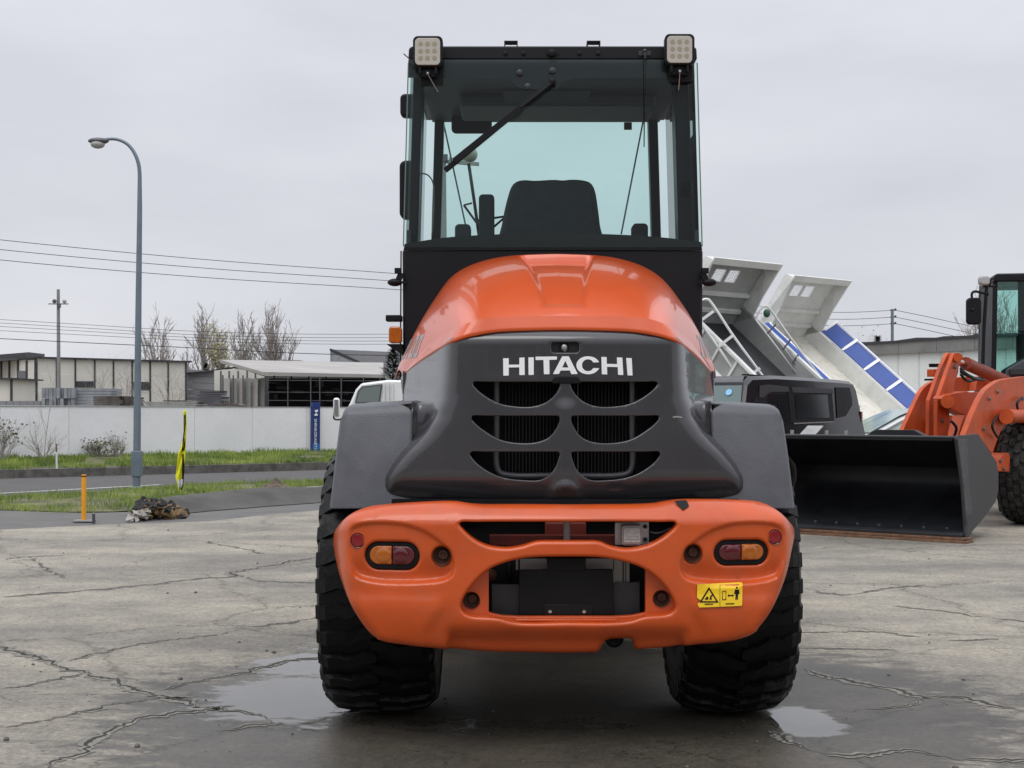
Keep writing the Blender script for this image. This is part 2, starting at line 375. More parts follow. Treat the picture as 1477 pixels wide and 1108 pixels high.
def concrete():
    m = bpy.data.materials.new('concrete_yard'); m.use_nodes = True; nt = m.node_tree; b = nt.nodes['Principled BSDF']; L = nt.links.new
    tc = N(nt, 'ShaderNodeTexCoord'); P = tc.outputs['Object']
    def noise_(s, d=5, r=.6, sc=None, dist=0):
        n = N(nt, 'ShaderNodeTexNoise'); n.inputs['Scale'].default_value = s; n.inputs['Detail'].default_value = d; n.inputs['Roughness'].default_value = r; n.inputs['Distortion'].default_value = dist
        if sc: q = N(nt, 'ShaderNodeMapping'); q.inputs['Scale'].default_value = sc; q.inputs['Rotation'].default_value = (0, 0, .5); L(P, q.inputs['Vector']); L(q.outputs[0], n.inputs['Vector'])
        else: L(P, n.inputs['Vector'])
        return n.outputs['Fac']
    def ramp(src, a, b_, ca, cb):
        r = N(nt, 'ShaderNodeValToRGB'); r.color_ramp.elements[0].position = a; r.color_ramp.elements[1].position = b_
        r.color_ramp.elements[0].color = (*ca, 1); r.color_ramp.elements[1].color = (*cb, 1); L(src, r.inputs['Fac']); return r.outputs[0]
    def mul(a, b_, fac=1.0):
        x = N(nt, 'ShaderNodeMix', data_type='RGBA', blend_type='MULTIPLY'); x.inputs[0].default_value = fac; L(a, x.inputs[6]); L(b_, x.inputs[7]); return x.outputs[2]
    def math_(op, a, b_=None, c=None):
        x = N(nt, 'ShaderNodeMath', operation=op)
        for i, v in enumerate((a, b_, c)):
            if v is None: continue
            if isinstance(v, (int, float)): x.inputs[i].default_value = v
            else: L(v, x.inputs[i])
        return x.outputs[0]
    base = ramp(noise_(.35, 4, .55, (1, 2.2, 1)), .36, .64, (.225, .217, .195), (.40, .375, .315))
    base = mul(base, ramp(noise_(3.0, 8, .72), .3, .72, (.70, .70, .70), (1.15, 1.13, 1.10)))
    fine = noise_(38, 7, .8); base = mul(base, ramp(fine, .34, .64, (.58, .57, .56), (1.25, 1.23, 1.20)))
    grit = noise_(14, 6, .78); base = mul(base, ramp(grit, .38, .62, (.82, .815, .81), (1.10, 1.09, 1.08)))
    # pale worn streaks
    # cracks : distorted voronoi edges at two sizes
    def crack(scale, width, dist, seed):
        nz = N(nt, 'ShaderNodeTexNoise'); nz.inputs['Scale'].default_value = 1.7; nz.inputs['Detail'].default_value = 8; nz.inputs['Roughness'].default_value = .68; L(P, nz.inputs['Vector'])
        mx = N(nt, 'ShaderNodeVectorMath', operation='MULTIPLY_ADD'); mx.inputs[1].default_value = (dist, dist, 0); L(nz.outputs['Color'], mx.inputs[0]); 
        ad = N(nt, 'ShaderNodeVectorMath', operation='ADD'); ad.inputs[1].default_value = seed; L(P, ad.inputs[0]); L(ad.outputs[0], mx.inputs[2])
        v = N(nt, 'ShaderNodeTexVoronoi', feature='DISTANCE_TO_EDGE', voronoi_dimensions='2D'); v.inputs['Scale'].default_value = scale; L(mx.outputs[0], v.inputs['Vector'])
        return v.outputs['Distance']
    c1 = crack(.42, 0, .9, (3.1, 1.7, 0)); c2 = crack(.95, 0, .7, (7.3, 2.2, 0))
    gate = noise_(.5, 3, .5)
    wd = math_('MULTIPLY_ADD', noise_(6, 4, .7), .014, -.003)
    k1 = math_('LESS_THAN', c1, wd)
    g2 = math_('GREATER_THAN', gate, .55); w2 = math_('MULTIPLY_ADD', noise_(7, 4, .7), .020, -.004); k2 = math_('MULTIPLY', math_('LESS_THAN', c2, w2), g2)
    # one wide dark repaired joint crossing on the left
    ck = math_('MAXIMUM', k1, k2)
    halo = N(nt, 'ShaderNodeMapRange'); halo.inputs['From Min'].default_value = 0; halo.inputs['From Max'].default_value = .035; halo.inputs['To Min'].default_value = .86; halo.inputs['To Max'].default_value = 1; L(c1, halo.inputs['Value'])
    hx = N(nt, 'ShaderNodeCombineColor'); [L(halo.outputs[0], hx.inputs[i]) for i in range(3)]
    base = mul(base, hx.outputs[0])
    cm = N(nt, 'ShaderNodeMix', data_type='RGBA'); L(math_('MULTIPLY', ck, .5), cm.inputs[0]); L(base, cm.inputs[6]); cm.inputs[7].default_value = (.045, .042, .036, 1)
    col = cm.outputs[2]
    # small dark stones / spots
    vs = N(nt, 'ShaderNodeTexVoronoi', voronoi_dimensions='2D'); vs.inputs['Scale'].default_value = 3.2; L(P, vs.inputs['Vector'])
    sp = math_('LESS_THAN', vs.outputs['Distance'], .028)
    sm_ = N(nt, 'ShaderNodeMix', data_type='RGBA'); L(math_('MULTIPLY', sp, .8), sm_.inputs[0]); L(col, sm_.inputs[6]); sm_.inputs[7].default_value = (.03, .03, .03, 1); col = sm_.outputs[2]
    # wetness
    sx = N(nt, 'ShaderNodeSeparateXYZ'); L(P, sx.inputs[0])
    def blob(cx, cy, rx, ry, amp=1.0):
        dx = math_('DIVIDE', math_('SUBTRACT', sx.outputs[0], cx), rx); dy = math_('DIVIDE', math_('SUBTRACT', sx.outputs[1], cy), ry)
        d = math_('SQRT', math_('ADD', math_('MULTIPLY', dx, dx), math_('MULTIPLY', dy, dy))); return math_('MULTIPLY', math_('SUBTRACT', 1.0, d), amp)
    wn = math_('MULTIPLY', math_('SUBTRACT', noise_(3.6, 9, .70, (1, 1.9, 1)), .5), 1.7)
    water = None
    for q in ((-1.10, 6.95, .50, .60, 1.0), (-1.12, 7.85, .42, .42, .85), (-.9, 8.35, .4, .3, .35), (1.36, 6.42, .20, .36, 1.0), (.0, 6.35, .9, .16, .35)):
        bl = blob(*q); water = bl if water is None else math_('MAXIMUM', water, bl)
    wl = math_('ADD', water, wn)
    wmask = N(nt, 'ShaderNodeMapRange', interpolation_type='SMOOTHSTEP'); wmask.inputs['From Min'].default_value = .04; wmask.inputs['From Max'].default_value = .22; L(wl, wmask.inputs['Value'])
    damp_ = math_('MAXIMUM', math_('MAXIMUM', blob(.25, 6.8, 2.3, 2.2, 1.5), blob(.2, 5.5, 2.0, 1.1, 1.1)), math_('MULTIPLY', water, 1.2)); dl = math_('ADD', damp_, wn)
    dmask = N(nt, 'ShaderNodeMapRange', interpolation_type='SMOOTHSTEP'); dmask.inputs['From Min'].default_value = -.12; dmask.inputs['From Max'].default_value = .25; L(dl, dmask.inputs['Value'])
    dm = N(nt, 'ShaderNodeMix', data_type='RGBA', blend_type='MULTIPLY'); L(math_('MULTIPLY', dmask.outputs[0], .95), dm.inputs[0]); L(col, dm.inputs[6]); dm.inputs[7].default_value = (.25, .24, .225, 1)
    L(dm.outputs[2], b.inputs['Base Color'])
    rgh = math_('MULTIPLY_ADD', dmask.outputs[0], -.42, .85); rgh = math_('MULTIPLY', rgh, math_('SUBTRACT', 1.0, math_('MULTIPLY', wmask.outputs[0], .93)))
    L(rgh, b.inputs['Roughness']); b.inputs['Specular IOR Level'].default_value = .5
    L(math_('MULTIPLY_ADD', wmask.outputs[0], .35, 1.5), b.inputs['IOR'])
    bp = N(nt, 'ShaderNodeBump'); bp.inputs['Distance'].default_value = .012
    hgt = math_('ADD', math_('MULTIPLY', fine, .5), math_('ADD', math_('MULTIPLY', noise_(9, 6, .7), .8), math_('MULTIPLY', ck, -1.2)))
    L(hgt, bp.inputs['Height']); L(math_('MULTIPLY', math_('SUBTRACT', 1.0, wmask.outputs[0]), .55), bp.inputs['Strength']); L(bp.outputs[0], b.inputs['Normal'])
    return m
M['concrete'] = concrete()
M['asphalt'] = mat('old_asphalt', (.085, .083, .080), .85, var=.15, vscale=1.5, bump=.4, bscale=90)
M['path'] = mat('grey_path_asphalt', (.125, .122, .115), .85, var=.15, vscale=1.5, bump=.4, bscale=90)
M['earth'] = mat('earth', (.14, .115, .085), .95, var=.3, vscale=2, bump=.6, bscale=12)
M['turf'] = mat('turf_base', (.055, .075, .02), .95, var=.4, vscale=1.5, col2=(.13, .12, .06))
M['kerb'] = mat('kerb_concrete', (.10, .095, .085), .85, var=.4, vscale=5)
M['paint'] = mat('road_paint', (.55, .55, .53), .7, var=.15, vscale=20)
sheet('ground', [(-400, -150), (400, -150), (400, 900), (-400, 900)], -.02, 'earth')
yard_edge = line_ext([G(0, 764), G(150, 757), G(300, 752), G(400, 741), G(473, 735)], 40, 6)
sheet('concrete_yard', [(p.x, p.y) for p in yard_edge]+[(2, 48), (90, 48), (90, -60), (-60, -60)], 0.0, 'concrete')
vb = line_ext([G(0, 735), G(122, 739), G(203, 737), G(255, 722), G(300, 711), G(473, 702)], 30, 14)
vt = line_ext([G(0, 718), G(193, 706), G(300, 700), G(473, 695)], 30, 14)
rf_ = line_ext([G(0, 690), G(300, 682), G(480, 677)], 30, 30)
sheet('asphalt_path', [(p.x, p.y) for p in yard_edge[:-1]]+[(2, 34)]+[(p.x, p.y) for p in vb[::-1]], -.010, 'path')
sheet('road', [(p.x, p.y) for p in vt]+[(p.x, p.y) for p in rf_[::-1]], -.006, 'asphalt')
o_ = MB(); a = G(-300, 728); b_ = G(232, 699); d = (b_-a).normalized(); n_ = Vector((-d.y, d.x, 0))*.07
o_.add([a-n_+Vector((0,0,.0)), b_-n_, b_+n_, a+n_], [(0,1,2,3)])
q = o_.build('road_marking', 'paint'); q.location.z += 0.0; tag(q, kind='structure')
def nzf(s, a): return lambda x, y, t: a*(noise.noise(Vector((x*s, y*s, 0))))*math.sin(PI*min(1, max(0, t)))
verge, va, vb2 = strip('near_verge', vb, vt, .0, .0, 'turf', n=80, rows=8, fz=lambda x, y, t: .05*math.sin(PI*t)+.03*noise.noise(Vector((x*1.5, y*1.5, 0)))*math.sin(PI*t))
# far kerb and grassy bank up to the white wall
wallL = Vector(((0-CX)/F*31.5, 31.5, 0)); wallR = Vector(((480-CX)/F*37.0, 37.0, 0)); wd_ = (wallR-wallL)
wall_base = [wallL-wd_*2.2, wallL, wallR, wallR+wd_*2.0]
rfe = [Vector((p.x, p.y, 0)) for p in rf_]
kb = MB()
rfp = catmull([(p.x, p.y, 0) for p in rfe], 8)
n_out = Vector((-wd_.y, wd_.x, 0)).normalized()
def kerb():
    V = []; F_ = []; prof = [(0, -.01), (.01, .17), (.16, .18), (.16, 0)]
    for p in rfp:
        for (t, z) in prof: V.append(Vector(p)+n_out*t+Vector((0, 0, z)))
    for i in range(len(rfp)-1):
        for j in range(3): F_.append((i*4+j, (i+1)*4+j, (i+1)*4+j+1, i*4+j+1))
    b = MB(); b.add(V, F_); o = b.build('kerb', 'kerb'); tag(o, kind='structure')
kerb()
bank_a = [Vector(p)+n_out*.15 for p in rfp]; 
bank, ba, bb2 = strip('grass_bank', bank_a, wall_base, .16, .31, 'turf', n=120, rows=6, fz=lambda x, y, t: .05*noise.noise(Vector((x*1.2, y*1.2, 3)))*math.sin(PI*t)+.03)
# rolled asphalt edge and path hump
A_ = [G(232, 742), G(262, 741), G(300, 737), G(350, 733), G(400, 729), G(473, 724), G(560, 718)]; B_ = [G(236, 733), G(256, 725), G(290, 722), G(340, 719), G(400, 717), G(473, 714), G(560, 708)]
strip('asphalt_hump', A_, B_, -.0, -.0, mat('crumbled_asphalt', (.085, .081, .075), .9, var=.3, vscale=1.2, bump=.8, bscale=60), n=120, rows=14, fz=lambda x, y, t: (.19*math.sin(PI*t)**.8*(1+.12*noise.noise(Vector((x*.8, y*.8, 2))))+.015*noise.noise(Vector((x*3, y*3, 0)))+.008*noise.noise(Vector((x*9, y*9, 0))))*min(1, 4*t, 4*(1-t)))
# grass blades
def blades(name, a, b, rowsA, count, hmin, hmax, w, zf, seed):
    rnd = np.random.default_rng(seed); n = len(a); V = np.zeros((count*3, 3)); i = rnd.random(count)*(n-1); k = i.astype(int); f = i-k; t = rnd.random(count)*1.10-.05
    pa = a[k]*(1-f)[:, None]+a[np.minimum(k+1, n-1)]*f[:, None]; pb = b[k]*(1-f)[:, None]+b[np.minimum(k+1, n-1)]*f[:, None]
    p = pa*(1-t)[:, None]+pb*t[:, None]; keep = np.array([noise.noise(Vector((x*.9, y*.9, seed))) > -.28 for x, y in p])
    p = p[keep]; t = t[keep]; count = len(p); V = np.zeros((count*3, 3))
    cl = np.array([.75+.6*noise.noise(Vector((x*1.7, y*1.7, seed+9))) for x, y in p])
    h = (hmin+(hmax-hmin)*rnd.random(count)**1.5)*cl; an = rnd.random(count)*2*PI; ww = w*(.6+.8*rnd.random(count)); z0 = np.array([zf(tt) for tt in t])
    dx, dy = np.cos(an)*ww, np.sin(an)*ww; lx, ly = (rnd.random(count)-.5)*h*.9, (rnd.random(count)-.5)*h*.9
    V[0::3] = np.stack([p[:, 0]-dx, p[:, 1]-dy, z0-.02], 1); V[1::3] = np.stack([p[:, 0]+dx, p[:, 1]+dy, z0-.02], 1); V[2::3] = np.stack([p[:, 0]+lx, p[:, 1]+ly, z0+h], 1)
    me = bpy.data.meshes.new(name); me.vertices.add(count*3); me.vertices.foreach_set('co', V.ravel()); me.loops.add(count*3); me.loops.foreach_set('vertex_index', np.arange(count*3))
    me.polygons.add(count); me.polygons.foreach_set('loop_start', np.arange(count)*3); me.update(calc_edges=True); me.materials.append(M['grass'])
    o = bpy.data.objects.new(name, me); C.objects.link(o); return o
gA = blades('grass', va[14:60], vb2[14:60], 8, 42000, .03, .15, .008, lambda t: .05*math.sin(PI*t), 4); tag(gA, 'bright green grass on the near verge beside the road', 'grass', kind='stuff')
gB = blades('grass', ba[25:95], bb2[25:95], 6, 70000, .04, .17, .012, lambda t: .17+.15*t+.02, 5); tag(gB, 'green grass on the bank below the white wall', 'grass', kind='stuff')
# pebbles scattered on the concrete
rnd = random.Random(5); b = MB()
for i in range(240):
    Y = 4.8+rnd.random()**1.6*14; X = (rnd.random()-.5)*Y*.95; r = .004+rnd.random()**3*.011
    b.ball((X, Y, r*.35), r, 6, 5, (1, .7+rnd.random()*.6, .75))
tag(b.build('pebbles', 'path'), 'small dark stones scattered over the concrete yard', 'pebbles', kind='stuff')
# long seams and cracks in the slabs
M['seam'] = mat('dark_seam_dirt', (.040, .037, .031), .95, var=.4, vscale=9)
M['seamedge'] = mat('crumbled_seam_edge', (.19, .18, .155), .95, var=.35, vscale=14)
seams = [
 ([(0,861),(60,857),(120,852),(200,845),(290,835),(335,832),(337,826),(400,814),(475,801)], 1.2),
 ([(0,994),(60,985),(120,973)], .8), ([(-30,924),(0,934),(60,954),(120,973),(185,989),(235,1004),(320,1021),(400,1041),(470,1058)], 1.3),
 ([(235,994),(300,979),(380,961),(475,946)], 1.0), ([(95,954),(200,929),(300,916),(470,888)], .6), ([(0,1049),(75,1039),(165,1016),(275,1006)], 1.0),
 ([(55,1108),(115,1079),(165,1049),(195,1036),(280,1026),(330,1016)], 1.1), ([(310,1059),(400,1046),(475,1034)], .7), ([(40,804),(65,819),(90,834)], .9),
 ([(300,781),(340,791),(385,799)], .8), ([(335,829),(400,840),(470,841)], .8), ([(0,810),(40,804),(110,800)], .5),
 ([(1153,966),(1218,981),(1288,996),(1338,1006),(1388,1006),(1438,1019),(1500,1028)], 1.2), ([(1120,1054),(1173,1084),(1238,1089),(1313,1086),(1388,1094),(1500,1100)], .9),
 ([(1153,914),(1238,911),(1288,914),(1363,924),(1438,921)], .7), ([(1158,934),(1238,936),(1303,941)], .7), ([(1158,849),(1213,859),(1278,849),(1338,844)], .6), ([(1288,874),(1388,886),(1500,902)], .6),
 ([(1338,1006),(1300,1014),(1230,1026),(1190,1029)], .5)]
def ribbon(pts, wd0, zz, seed, jit, m):
    rnd = random.Random(seed); P = [G(x, y) for x, y in pts]; c = catmull([(p.x, p.y) for p in P], 4); c = resample(c, .022, False); V = []; F_ = []
    for i, p in enumerate(c):
        a = c[max(0, i-1)]; b_ = c[min(len(c)-1, i+1)]; t = (b_-a)/(np.linalg.norm(b_-a)+1e-9); n_ = np.array([-t[1], t[0]])
        o_ = jit*(1.6*noise.noise(Vector((p[0]*3, p[1]*3, seed)))+.9*noise.noise(Vector((p[0]*9, p[1]*9, seed)))+.55*noise.noise(Vector((p[0]*27, p[1]*27, seed)))+.25*rnd.gauss(0, .5)); w = wd0*max(.06, .5+1.9*noise.noise(Vector((p[0]*4, p[1]*4, seed+7)))+.7*rnd.random())*min(1, .15+i*.15, .15+(len(c)-1-i)*.15)
        for s in (-1, 1): q = p+n_*(o_+s*w*.5); V.append((q[0], q[1], zz))
    for i in range(len(c)-1): F_.append((2*i, 2*i+1, 2*i+3, 2*i+2))
    b = MB(); b.add(V, F_); o = b.build('pavement_crack', m); tag(o, kind='structure')
for i, (p, w) in enumerate(seams):
    ribbon(p, .060*w, .0022, i+1, .05, 'seamedge'); ribbon(p, .013*w, .0042, i+1, .05, 'seam')
sheet('pale_path_edge', [(G(x, y, .062).x, G(x, y, .062).y) for x, y in ((305, 712), (380, 706), (480, 700), (560, 696), (560, 703), (480, 708.5), (400, 713), (325, 717))], .062, mat('pale_concrete_edge', (.36, .345, .30), .9, var=.3, vscale=2))
# ================================================================ MAIN WHEEL LOADER
XC = 0.23
loader = thing('wheel_loader', 'large orange wheel loader seen from behind with a dark grey grille and tall cab', 'wheel loader', (0.22, 6.7, 0), )
# ---- shroud depth
_ez = [1.02, 1.054, 1.10, 1.15, 1.205, 1.261, 1.30, 1.345, 1.42, 1.513, 1.60, 1.747, 1.85]
_ex = [.800, .800, .795, .780, .745, .698, .655, .608, .551, .515, .505, .4985, .49]
def D_sh(x, z):
    ax = np.abs(x); e = np.interp(z, _ez, _ex)
    w = np.interp(z, [1.1, 1.3, 1.5, 1.75], [.014, .020, .020, .016])
    y = 5.97+.035*(ax/.5)**2
    y = y+3.25*w*np.logaddexp(0, (ax-e)/w)
    t = np.maximum(0, z-1.742); y = y+18*t*t*np.exp(-ax*0)
    b = np.maximum(0, 1.17-z); y = y+.9*b*b*4+.10*b
    # soft spine and a small bump at its foot
    y = y-.012*np.exp(-(x/.035)**2)*(z < 1.50)*sm((1.50-z)/.05)*sm((z-1.08)/.03)
    y = y-.022*sm((.085-np.sqrt(x*x+(z-1.060)**2))/.02)
    return y
def PU(px, py): return unproj(px, py, D_sh, XC)
Lpx = [(817, 476), (870, 477), (912, 479), (945, 484), (973, 491), (995, 506), (1012, 522), (1029, 541)]
Lz = [PU(*p) for p in Lpx]; Lz[0] = (0.0, Lz[0][1]); 
half = [(0, 1.803), (.15, 1.802), (.28, 1.797), (.38, 1.785), (.48, 1.765)] + [p for p in Lz[5:]] + [(.792, 1.60), (.77, 1.50), (.70, 1.42), (.683, 1.36), (.70, 1.30), (.765, 1.235), (.812, 1.16), (.826, 1.09), (.822, 1.058), (.80, 1.050), (.5, 1.056), (.49, 1.056), (.40, 1.046), (0, 1.042)]
rh_ = np.array(half); shroud_out = np.vstack([rh_, (rh_[::-1]*[-1, 1])[1:-1]])
vents_px = [
 [(823.5, 551.5), (835, 551), (880, 551), (930, 551), (947.5, 551), (948.8, 553), (945, 559), (931, 571), (910, 582), (885, 586.5), (864, 586.5), (846, 581.5), (832, 571), (825, 560)],
 [(825, 601), (835, 600), (880, 600), (930, 600), (949.5, 600), (951, 602), (946.7, 609), (931, 622), (909.7, 634), (885, 639), (857, 638), (839, 630.5), (829, 618), (824.5, 607.6)],
 [(825, 653), (835, 652), (880, 652), (930, 652), (951, 652), (952.7, 654), (945, 666), (924, 681.5), (902.7, 689.6), (874.5, 693), (850, 692), (834, 680), (827, 665.7)]]
holes = []
for v in vents_px:
    q = np.array([PU(*p) for p in v]); c = catmull(q, 5, True); holes.append(c); holes.append((c*[-1, 1])[::-1])
rec = rrect(*PU(795.5, 508.5), *PU(835, 494), .006)
holes.append(rec)
notch = np.array([PU(*p) for p in [(800, 543), (833, 543), (836, 547), (838, 553.5), (796, 553.5), (797, 547)]])
mb = plate(shroud_out, holes, D_sh, XC, h=.016, g=.018, ro=0, rh=.006, flange=.022)
shroud = mb.build('rear_grille_cover', 'grey', loader, smooth=60)
# camera recess
cx, cz = PU(814, 501)
mb = MB().box((XC-.075, 6.005, cz-.03), (XC+.08, 6.012, cz+.03)); mb.build('camera_recess', 'steelblk', loader)
mb = MB().lathe((XC+cx, 5.985, cz), (0, -1, 0), [(0, 0), (.02, 0), (.021, .006), (.018, .010), (.014, .008)]); o = mb.build('rear_camera', 'blackgloss', loader, smooth=50)
MB().ball((XC+cx, 5.979, cz), .0135, sc=(1, .35, 1)).build('camera_lens', 'silver', o, smooth=180)
# latch under the lettering
mb = plate(notch, [], D_sh, XC, h=.006, g=.03, ro=.004, flange=.004, off=-.004); mb.build('latch_handle', 'black', loader, smooth=60)
# lettering
def zp(a): return [(700+x/6.154, 480+y/6.154) for x, y in a]
letters = [
 ([(158,228),(208,226),(208,285),(302,283),(302,222),(348,220),(350,375),(302,376),(302,307),(208,309),(208,380),(160,382)], None),
 ([(382,220),(430,218),(430,374),(384,376)], None),
 ([(446,213),(637,211),(635,240),(568,241),(570,368),(520,369),(516,242),(446,243)], None),
 ([(682,210),(740,209),(820,366),(764,368),(750,335),(668,336),(653,366),(600,368)], [(710,250),(738,309),(683,309)]),
 ([(912+104*math.cos(a), 289-80*math.sin(a)) for a in np.radians(np.linspace(20, 341, 40))]+[(960,314)]+[(911+53*math.cos(a), 289-53*math.sin(a)) for a in np.radians(np.linspace(-30, -333, 34))]+[(957,265)], None),
 ([(1030,215),(1077,216),(1078,277),(1170,279),(1168,219),(1216,221),(1225,376),(1178,374),(1176,305),(1080,303),(1082,370),(1034,369)], None),
 ([(1250,224),(1299,226),(1307,380),(1262,379)], None)]
allm = MB()
for o_, h_ in letters:
    mb = plate(np.array([PU(*p) for p in zp(o_)]), [np.array([PU(*p) for p in zp(h_)])] if h_ else [], D_sh, XC, h=.0035, g=.03, flange=.001, off=-.0022)
    allm.add(mb.v, mb.f)
allm.build('lettering', 'white', loader)
# scratch
mb = plate(np.array([PU(*p) for p in [(970,601),(976,600),(984,601.5),(984,603),(975,602),(971,603)]]), [], D_sh, XC, h=.004, g=.03, flange=0, off=-.001); mb.build('scratch', 'alu', loader)
# ---- radiator core behind the grille
core = MB().box((XC-.40, 6.17, 1.06), (XC+.40, 6.26, 1.60)); 
radiator = core.build('radiator', 'black', loader)
mb = MB()
for i in range(-17, 22):
    x = XC+i*.0152; mb.box((x-.0016, 6.125, 1.10), (x+.0016, 6.168, 1.585))
f = mb.build('radiator_fins', 'fin', radiator); tag(f, kind='stuff')
MB().box((XC+.058, 6.115, 1.10), (XC+.063, 6.168, 1.585)).build('radiator_edge', 'tubegrey', radiator)
MB().box((XC-.50, 6.27, .90), (XC+.50, 6.29, 1.62)).build('vent_blackout', 'black', loader)  # black panel added to block the view through the vents
p = catmull([(XC-.298, 6.09, 1.60), (XC-.298, 6.09, 1.35), (XC-.298, 6.09, 1.205), (XC-.285, 6.09, 1.172), (XC-.24, 6.09, 1.158), (XC, 6.09, 1.158), (XC+.24, 6.09, 1.158), (XC+.285, 6.09, 1.172), (XC+.298, 6.09, 1.205), (XC+.298, 6.09, 1.35), (XC+.298, 6.09, 1.60)], 6)
MB().tube(p, .0145, 10).build('guard_tube', 'tubegrey', radiator, smooth=180)
# ---- bonnet
def curve_half(P, n=40):
    c = catmull(P, 12); s = np.concatenate([[0], np.cumsum(np.linalg.norm(np.diff(c, axis=0), axis=1))])
    # keep the parameter of the control points (so creases line up)
    m = len(P); t = np.linspace(0, m-1, n+1); idx = t*12
    return np.stack([np.interp(idx, np.arange(len(c)), c[:, i]) for i in range(3)], 1)
def w3(px, py, Y, xc=XC): v = W(px, py, Y); return np.array([v.x-xc, v.y, v.z])
Lc = []
for i, (px, py) in enumerate(Lpx):
    x, z = PU(px, py); Y = float(D_sh(np.array([x]), np.array([z]))[0]); Lc.append(np.array([0 if i == 0 else x, Y-.012, z]))
crpx = [(816, 455.5), (870, 456), (912, 457.5), (940, 461), (960, 468), (984, 482), (1006, 505), (1029, 541)]
dY = [.022, .022, .022, .024, .03, .03, .02, .01]
Cc = [w3(px, py, Lc[i][1]+dY[i]) for i, (px, py) in enumerate(crpx)]; Cc[0][0] = 0
YT = 7.33
Tp = [(801, 366), (848, 367.5), (890, 372.5), (927, 384), (952, 400), (977, 434), (1004, 483), (1033, 545)]
Tc = [w3(px, py, YT) for px, py in Tp]; Tc[0][0] = 0
nU = 170
cL, cC, cT = curve_half(Lc, nU), curve_half(Cc, nU), curve_half(Tc, nU)
rows = []
for k in range(4): t = k/4; rows.append(cL*(1-t)+cC*t)
u_ = np.linspace(0, 1, nU+1)
nV = 130
bow = .085*np.sin(PI*np.clip(u_*1.0, 0, 1)*.5+PI/2)**1+.02
for k in range(nV+1):
    v = k/nV; r = cC*(1-v)+cT*v; b = 4*v*(1-v)
    r = r.copy(); r[:, 2] += b*.062*(1-.5*u_); r[:, 0] += b*.035*u_**1.5*(1-u_**6)
    rows.append(r)
# air scoop dent: trapezoid in (x, Y)
R = np.array(rows)
full = np.concatenate([(R[:, ::-1]*[-1, 1, 1])[:, :-1], R], 1)
def scoop(x, Y):
    t = (Y-6.17)/(7.22-6.17)
    wd = .085+(.180-.085)*np.clip(t, 0, 1)
    e = np.minimum(wd-np.abs(x), (Y-6.15)*.6)
    m = sm(e/.045+.5)*sm((7.24-Y)/.035)
    dep = .014+.026*np.clip(t, 0, 1)
    # V shaped deeper pocket at the top
    vv = sm(((Y-7.09)-.55*np.abs(x)+.04)/.03)
    return -m*dep-m*vv*.045
dz = scoop(full[..., 0], full[..., 1]); full[..., 2] += dz
nr, nc = full.shape[:2]
mb = MB(); mb.v = [Vector((p[0]+XC, p[1], p[2])) for p in full.reshape(-1, 3)]
mb.f = [(i*nc+j, i*nc+j+1, (i+1)*nc+j+1, (i+1)*nc+j) for i in range(nr-1) for j in range(nc-1)]
# turned-under lower lip
for j in range(nc-1):
    pass
bonnet = mb.build('bonnet', 'orange', loader, smooth=22)
mod = bonnet.modifiers.new('thick', 'SOLIDIFY'); mod.thickness = .012; mod.offset = -1
# model lettering on the bonnet side, draped by ray casting
from mathutils.bvhtree import BVHTree
bv = BVHTree.FromPolygons([p.copy() for p in mb.v], mb.f)
def drape(polys, to3, dirv, off=.0015):
    m2 = MB()
    for pl in polys:
        P = resample(np.array(pl, float), .012); vs = [Vector((a, b)) for a, b in P]
        ov, oe, of, *_ = delaunay_2d_cdt(vs, [(i, (i+1) % len(vs)) for i in range(len(vs))], [], 0, 1e-6)
        PP = np.array([[v.x, v.y] for v in ov]); ok = []
        V3 = []
        for q in PP:
            o_ = to3(*q); hit = bv.ray_cast(o_, dirv, 5)
            V3.append(hit[0]-dirv*off if hit[0] else None)
        for fc in of:
            c_ = PP[list(fc)].mean(0)
            if inside(np.array([c_]), P)[0] and all(V3[i] is not None for i in fc): ok.append(tuple(fc))
        idx = sorted({i for t in ok for i in t}); rn = {j: i for i, j in enumerate(idx)}
        m2.add([V3[i] for i in idx], [tuple(rn[i] for i in t) for t in ok])
    return m2
def glyph(ch, x, s=.11, t=.022):
    w = s*.75; sl = .25
    def sh(pts): return [(x+a+sl*b, b) for a, b in pts]
    if ch == 'Z': return [sh([(0,s),(w,s),(w,s-t),(t*1.6,t),(w,t),(w,0),(0,0),(0,t),(w-t*1.6,s-t),(0,s-t)])]
    if ch == 'W': return [sh([(0,s),(t,s),(w*.28+t*.2,t*1.6),(w*.45,s),(w*.45+t,s),(w*.75,t*1.6),(w,s),(w+t,s),(w*.8,0),(w*.62,0),(w*.5,s*.6),(w*.32,0),(w*.15,0)])]
    if ch == '1': return [sh([(w*.3,s),(w*.3+t,s),(w*.3+t,0),(w*.3,0)])]
    return [sh([(0,0),(0,s),(t,s),(t,0)]), sh([(t,s),(w,s),(w,s-t),(t,s-t)]), sh([(w-t,s-t),(w,s-t),(w,0),(w-t,0)]), sh([(t,t),(w-t,t),(w-t,0),(t,0)])]
for side in (-1, 1):
    polys = []
    xx = 0
    for ch in 'ZW100': polys += glyph(ch, xx); xx += .105
    if side < 0: to3 = lambda a, b: Vector((-1.6, 7.2-a, 1.70+b+a*.0))
    else: to3 = lambda a, b: Vector((2.2, 6.68+a, 1.70+b))
    m2 = drape(polys, to3, Vector((-side, 0, 0)))
    if m2.v: m2.build('model_lettering', 'silver', loader)
